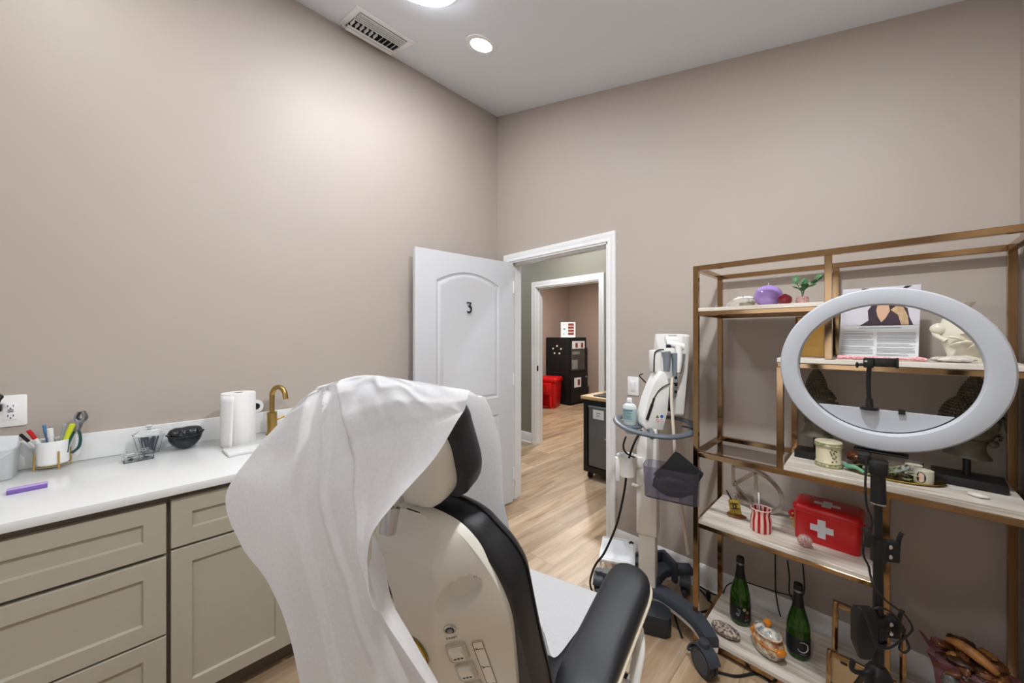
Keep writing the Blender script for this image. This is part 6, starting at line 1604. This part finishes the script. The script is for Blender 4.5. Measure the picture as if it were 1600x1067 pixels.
# ring: centre, facing the room
RC = Vector((2.404, -0.751, 1.318))
RN = Vector((-0.03, -1.0, -0.035)).normalized()      # direction the light faces
FX = frame(RC, (1, 0.02, 0), RN)
NR = 96
def ringprof(a):
    ro, ri = 0.228, 0.180
    out = []
    for (r, h) in ((ri, -0.012), (ri, 0.004), (ri + 0.004, 0.009), ((ri + ro) / 2, 0.0125), (ro - 0.004, 0.009), (ro, 0.004), (ro, -0.004)):
        out.append((r * math.cos(a), r * math.sin(a), h))
    return out
def torus(m, pf):
    V = [[m._v(p) for p in pf(2 * PI * i / NR)] for i in range(NR)]
    for i in range(NR):
        a, b = V[i], V[(i + 1) % NR]
        for j in range(len(a)): m._f([a[j], a[(j + 1) % len(a)], b[(j + 1) % len(a)], b[j]])
    return m
torus(MB(FX), ringprof).build('diffuser', RINGW, RL, smooth=40)
torus(MB(FX), lambda a: [(r * math.cos(a), r * math.sin(a), h) for r, h in ((0.1812, -0.0125), (0.2268, -0.0125), (0.2272, -0.0042), (0.2286, -0.0042), (0.2286, -0.024), (0.1812, -0.024))]).build('housing', mat('ring_housing', '#26282b', 0.5), RL, smooth=40)
# white control plate closing the lower part of the ring, set back
ch = [(0.1775 * math.cos(a), 0.1775 * math.sin(a)) for a in [R(-139 + 98 * i / 30) for i in range(31)]]
MB(FX).prism(ch, -0.0225, -0.014).build('control_plate', RINGW, RL)
bt = FX @ Matrix.Translation((0, -0.23, -0.012))
MB(FX).box((-0.055, -0.246, -0.03), (0.055, -0.238, 0.004), bev=0.003, M=TR(0.0, 0.006)).build('mount_plate', BLACKP, RL)
MB().box((2.380, -0.810, 1.035), (2.420, -0.762, 1.072), bev=0.006).box((2.36, -0.80, 1.055), (2.385, -0.76, 1.085), bev=0.004).build('swivel_head', BLACKP, RL)
# phone holder
MB(FX).cyl((-0.022, -0.118, -0.014), (-0.022, -0.110, -0.014), 0.020).tube([(-0.022, -0.11, -0.014), (-0.024, -0.04, -0.012), (-0.022, 0.010, -0.010)], 0.0052, n=12).cyl((-0.022, -0.11, -0.014), (-0.022, -0.085, -0.014), 0.009, 0.007).build('gooseneck', BLACKP, RL)
MB(FX).box((-0.034, 0.004, -0.016), (-0.012, 0.032, 0.006), bev=0.003).box((-0.012, 0.008, -0.012), (0.034, 0.032, 0.004), bev=0.003).box((0.030, 0.006, -0.012), (0.036, 0.034, 0.014), bev=0.002).build('phone_clamp', BLACKP, RL)
MB(FX).cyl((-0.034, 0.013, -0.004), (-0.050, 0.010, -0.004), 0.004).ell((-0.047, 0.010, -0.004), (0.004, 0.009, 0.006), 12, 8).build('wing_nut', BLACKP, RL)
MB(FX).lathe([(0.004, 0.0062), (0.003, 0.0075), (0.001, 0.008)], c=(-0.028, 0.022, 0), n=12).build('bolt', CHROME, RL)
MB(FX).box((0.035, -0.122, -0.02), (0.048, -0.108, -0.008)).build('plate_clip', BLACKP, RL)
# controller box strapped on the pole with its cable
q = MB(Matrix.Translation((2.373, -0.822, 0.018)) @ Matrix.Rotation(R(40), 4, 'Z'))
q.loft([[(x, y, zz) for x, y in rrect(0.052 * k, 0.030 * k, 0.006)] for k, zz in ((0.55, 0.520), (0.95, 0.556), (1.0, 0.562), (1.0, 0.640), (0.85, 0.652))])
cb = q.build('power_adapter', BLACKP, RL, smooth=30)
MB().tube([(2.352, -0.835, 0.525), (2.350, -0.840, 0.500), (2.372, -0.825, 0.495), (2.388, -0.812, 0.505)], 0.006, n=8).build('hook', BLACKP, cb)
MB().cyl((2.4, -0.785, 0.612), (2.4, -0.785, 0.626), 0.0195).build('strap', BLACKP, RL)
MB().cyl((2.4, -0.785, 0.570), (2.4, -0.785, 0.580), 0.0185).build('strap', BLACKP, RL)
MB().tube([(2.378,-0.824,1.082),(2.376,-0.848,1.010),(2.379,-0.852,0.961),(2.388,-0.843,0.924),(2.383,-0.847,0.883),(2.373,-0.858,0.860),(2.373,-0.858,0.829),(2.382,-0.849,0.802),(2.386,-0.845,0.775),(2.393,-0.859,0.758),(2.412,-0.854,0.731),(2.433,-0.819,0.701),(2.451,-0.786,0.673),(2.464,-0.767,0.639),(2.459,-0.771,0.622),(2.443,-0.802,0.613),(2.421,-0.845,0.606),(2.402,-0.871,0.610),(2.391,-0.882,0.633),(2.383,-0.891,0.671),(2.372,-0.901,0.704),(2.365,-0.894,0.708)], 0.0026, n=8, k=8).tube([(2.393,-0.866,0.703),(2.405,-0.861,0.710),(2.421,-0.838,0.696),(2.438,-0.799,0.663),(2.449,-0.781,0.630),(2.442,-0.788,0.596),(2.440,-0.791,0.581),(2.449,-0.781,0.571),(2.458,-0.773,0.584),(2.453,-0.777,0.605),(2.443,-0.787,0.630),(2.434,-0.797,0.662),(2.417,-0.821,0.680)], 0.0026, n=8, k=6).build('cable', BLACKP, RL)
MB().box((2.373, -0.864, 0.855), (2.387, -0.848, 0.905), bev=0.004).build('inline_switch', BLACKP, RL)

# ------------------------------------------------------------------ hall and far room things
t = thing('tool_cart', 'grey and black rolling tool cart with wooden top in hallway', 'tool cart', (0.62, 1.09, 0))
m = MB()
for (x0, x1, z0, z1) in ((0.32, 0.365, 0.07, 0.76), (0.915, 0.96, 0.07, 0.76), (0.365, 0.915, 0.07, 0.125), (0.365, 0.915, 0.735, 0.76)):
    m.box((x0, 0.88, z0), (x1, 0.915, z1))
m.box((0.32, 0.9152, 0.07), (0.96, 1.30, 0.76))
m.build('body', BLACKP, t, smooth=0)
dr = MB().box((0.372, 0.888, 0.132), (0.63, 0.9145, 0.728), bev=0.004).build('door', mat('tool_grey', '#6d6f71', 0.4, metal=0.3, var=0.03), t)
MB().box((0.372, 0.884, 0.715), (0.63, 0.888, 0.730)).build('pull_strip', mat('blue_grey_metal', '#8fa3b3', 0.35, metal=0.4), dr)
MB().cyl((0.566, 0.888, 0.43), (0.566, 0.878, 0.43), 0.008).build('knob', CHROME, dr)
MB().box((0.636, 0.888, 0.132), (0.91, 0.9145, 0.728), bev=0.004).build('door', MATS['tool_grey'], t)
lb = MB().box((0.425, 0.8855, 0.605), (0.545, 0.8875, 0.695), bev=0.0005).build('paper_label', PAPERW, dr)
m = MB()
for k in range(3): m.box((0.46, 0.8848, 0.66 - 0.016 * k), (0.51 - 0.006 * k, 0.8853, 0.667 - 0.016 * k))
m.build('label_print', INKG, lb)
MB().box((0.30, 0.855, 0.790), (0.98, 1.32, 0.822), bev=0.004).build('wooden_top', mat('butcher_block', '#c9a877', 0.45, var=0.2, vscale=6, stretch=(2, 30, 30)), t)
MB().box((0.315, 0.87, 0.7605), (0.965, 1.31, 0.7895)).build('top_tray', BLACKP, t)
for x in (0.37, 0.91):
    for y in (0.925, 1.26):
        c = MB().cyl((x - 0.012, y, 0.035), (x + 0.012, y, 0.035), 0.035).build('caster', RUBBER, t)
        MB().cyl((x - 0.014, y, 0.035), (x + 0.014, y, 0.035), 0.017).box((x - 0.018, y - 0.014, 0.045), (x - 0.0145, y + 0.014, 0.0695)).box((x + 0.0145, y - 0.014, 0.045), (x + 0.018, y + 0.014, 0.0695)).build('fork', CHROME, c)
t = thing('grid_mat', 'black and white grid mat lying on wooden top of tool cart', 'mat', (0.55, 1.0, 0.8225))
m = MB()
for i in range(6):
    for j in range(4):
        m.box((0.42 + 0.055 * i, 0.90 + 0.055 * j, 0.8225), (0.465 + 0.055 * i, 0.945 + 0.055 * j, 0.832))
m.build('tiles', BLACKP, t, smooth=0)
t = thing('black_cabinet', 'tall black cabinet with glass door in corner of far room', 'cabinet', (-2.33, 4.17, 0))
BC = mat('black_lacquer', '#101012', 0.55, var=0.05)
MB().box((-2.655, 3.87, 0.03), (-2.045, 4.47, 1.395), bev=0.004).build('body', BC, t)
MB().box((-2.64, 3.885, 0), (-2.06, 4.455, 0.0298)).build('plinth', BC, t, smooth=0)
d = MB().box((-2.0445, 3.875, 0.05), (-2.00, 4.465, 0.66), bev=0.004).build('lower_door', BC, t)
MB().ell((-1.995, 4.40, 0.56), 0.018, 12, 8).build('knob', CHROME, d)
d = MB().box((-2.0445, 3.88, 0.665), (-2.03, 3.92, 1.385)).box((-2.0445, 4.42, 0.665), (-2.03, 4.46, 1.385)).box((-2.0445, 3.92, 1.30), (-2.03, 4.42, 1.385)).box((-2.0445, 3.92, 0.665), (-2.03, 4.42, 0.71)).build('upper_door', BC, t, smooth=0)
MB().box((-2.043, 3.92, 0.71), (-2.036, 4.42, 1.30)).build('pane', mat('smoky_pane', '#4a4a48', 0.1, var=0.2, vscale=8), d)
MB().box((-2.0355, 3.95, 0.74), (-2.033, 4.15, 0.93)).box((-2.0355, 3.97, 1.04), (-2.033, 4.22, 1.10)).build('shelf_goods', mat('goods_grey', '#8b8b85', 0.6, var=0.3, vscale=12), d)
MB().box((-2.64, 3.864, 0.64), (-2.06, 3.8698, 0.652)).build('side_seam', INK, t)
random.seed(2)
for i in range(5):
    a = 2 * PI * i / 5 + 0.3
    w = MB().cyl((-2.36 + 0.11 * math.cos(a), 3.8695, 1.13 + 0.085 * math.sin(a)), (-2.36 + 0.11 * math.cos(a), 3.862, 1.13 + 0.085 * math.sin(a)), 0.020, n=14).build('round_magnet', WHITEP)
    tag(w, 'small white round magnet on left side of black cabinet', 'magnet', 'ring of white magnets on the black cabinet')
RS = mat('sample_red', '#8a3a30', 0.5, var=0.3, vscale=40)
def card(name, label, lo, hi, spots):
    t = thing(name, label, 'card', lo)
    MB().box(lo, hi).build('paper', PAPERW, t, smooth=0)
    for (a, b) in spots: MB().box(a, b).build('print', RS, t, smooth=0)
card('sample_card', 'pair of small printed cards at top of cabinet glass door', (-2.0297, 3.95, 1.16), (-2.027, 4.40, 1.32), (((-2.0268, 4.06, 1.18), (-2.0258, 4.14, 1.28)), ((-2.0268, 4.26, 1.18), (-2.0258, 4.34, 1.28))))
card('sample_card', 'small printed card on lower door of black cabinet', (-1.9997, 3.98, 0.36), (-1.997, 4.22, 0.56), (((-1.9968, 4.10, 0.40), (-1.9958, 4.18, 0.52)),))
t = thing('counter_sign', 'white acrylic sign with red photo column on top of black cabinet', 'sign', (-2.20, 4.02, 1.396))
F = Matrix.Translation((-2.17, 4.0, 1.396)) @ Matrix.Rotation(R(38), 4, 'Z')
MB(F).box((-0.15, -0.006, 0), (0.15, 0.006, 0.32)).box((-0.15, -0.05, 0), (0.15, 0.05, 0.006)).build('panel', PAPERW, t, smooth=0)
for k in range(4): MB(F).box((0.0, -0.0085, 0.05 + 0.064 * k), (0.12, -0.0065, 0.10 + 0.064 * k)).build('photo', RS, t, smooth=0)
MB(F).box((-0.10, -0.0085, 0.06), (-0.075, -0.0065, 0.085)).box((-0.095, -0.0085, 0.16), (-0.06, -0.0065, 0.19)).box((-0.10, -0.0085, 0.26), (-0.07, -0.0065, 0.27)).build('print', mat('sign_blue', '#5a7f9c', 0.5), t, smooth=0)
def bin_(name, label, x, y, w, d, h, M1, rz):
    t = thing(name, label, 'bin', (x, y, 0), rz)
    F = Matrix.Translation((x, y, 0)) @ Matrix.Rotation(rz, 4, 'Z')
    B_ = lambda k, z_: [(a, b, z_) for a, b in rrect(w * k, d * k, 0.03, 4)]
    MB(F).loft([B_(0.84, 0.0), B_(0.86, 0.01), B_(0.98, h * 0.86), B_(0.90, h * 0.865)]).build('body', M1, t)
    MB(F).loft([B_(1.04, h * 0.866), B_(1.06, h * 0.88), B_(1.06, h * 0.95), B_(1.0, h * 0.99), B_(0.9, h)]).build('lid', M1, t)
    return t, F
t, F = bin_('step_bin', 'bright red step-on waste bin beside black cabinet in far room', -2.29, 3.54, 0.40, 0.42, 0.60, REDP, R(20))
MB(F).box((-0.12, -0.25, 0.0), (-0.07, -0.20, 0.26), bev=0.01).box((0.07, -0.25, 0.0), (0.12, -0.20, 0.26), bev=0.01).box((-0.12, -0.25, 0.26), (0.12, -0.205, 0.50), bev=0.01).build('front_panel', REDP, t)
MB(F).box((-0.065, -0.27, 0.015), (0.065, -0.20, 0.04), bev=0.006).build('pedal', REDD, t)
MB(F).tube([(-0.03, -0.252, 0.34), (0.03, -0.252, 0.34), (0.03, -0.252, 0.41), (-0.03, -0.252, 0.41)], 0.004, n=5, closed=True, smooth=False).build('label_mark', mat('mark_orange', '#e0562e', 0.5), t)
t, F = bin_('tapered_bin', 'smaller dark red bin partly hidden by the far door frame', -2.33, 3.06, 0.34, 0.32, 0.48, REDD, R(10))

# ------------------------------------------------------------------ lights of hall and far room
def lamp(name, loc, size, power, col):
    l = bpy.data.lights.new(name, 'AREA'); l.shape = 'DISK'; l.size = size; l.energy = power; l.color = col
    o = bpy.data.objects.new(name, l); o.location = loc; COL.objects.link(o); return o
for i, (x, y, p, c) in enumerate(((0.0, 0.75, 13, (0.95, 0.97, 1.0)), (1.9, 0.75, 9, (0.95, 0.97, 1.0)), (-1.8, 0.75, 10, (0.92, 0.96, 1.0)))):
    t = thing('recessed_downlight', 'round recessed light in hallway ceiling, outside the picture', 'ceiling light', (x, y, 2.69), 0, 'recessed lights of the hallway ceiling')
    MB().lathe([(0.066, -0.004), (0.096, -0.003), (0.097, 0), (0.06, 0)], c=(x, y, 2.6998), n=40).build('trim_ring', TRIMW, t)
    MB().lathe([(0.001, -0.0045), (0.066, -0.0045), (0.066, -0.001), (0.001, -0.001)], c=(x, y, 2.6998), n=40).build('lens', GLOW, t)
    lamp('hall_lamp_glow', (x, y, 2.69), 0.14, p, c)
t = thing('recessed_downlight', 'round recessed light in far room ceiling, outside the picture', 'ceiling light', (-1.2, 2.9, 2.69), 0, 'recessed lights of the far room ceiling')
MB().lathe([(0.066, -0.004), (0.096, -0.003), (0.097, 0), (0.06, 0)], c=(-1.2, 2.9, 2.6998), n=40).build('trim_ring', TRIMW, t)
MB().lathe([(0.001, -0.0045), (0.066, -0.0045), (0.066, -0.001), (0.001, -0.001)], c=(-1.2, 2.9, 2.6998), n=40).build('lens', GLOW, t)
lamp('far_lamp_glow', (-1.2, 2.9, 2.69), 0.16, 46, (1.0, 0.95, 0.90))

# ------------------------------------------------------------------ camera and view
cam = bpy.data.cameras.new('camera'); cam.sensor_width = 36.0; cam.lens = 568.0 / 1600 * 36
cam.shift_y = -7.5 / 1600; cam.clip_start = 0.05; cam.clip_end = 50
co = bpy.data.objects.new('camera', cam); COL.objects.link(co)
co.location = (2.399, -2.2, 1.41)
co.rotation_euler = (R(90), 0, math.atan2(0.709, 0.705))
SC.camera = co
w = bpy.data.worlds.new('world'); SC.world = w; w.use_nodes = True
w.node_tree.nodes['Background'].inputs[0].default_value = (0.9, 0.92, 1, 1)
w.node_tree.nodes['Background'].inputs[1].default_value = 1.5
pl = bpy.data.lights.new('fill_window_portal', 'AREA'); pl.shape = 'RECTANGLE'; pl.size = 1.2; pl.size_y = 1.35; pl.cycles.is_portal = True
po = bpy.data.objects.new('fill_window_portal', pl); COL.objects.link(po); po.location = (1.85, -3.72, 1.425); po.rotation_euler = (R(90), 0, 0)
vs = SC.view_settings
vs.view_transform = 'Standard'; vs.look = 'None'; vs.gamma = 1.0; vs.use_curve_mapping = False
vs.exposure = 0.54
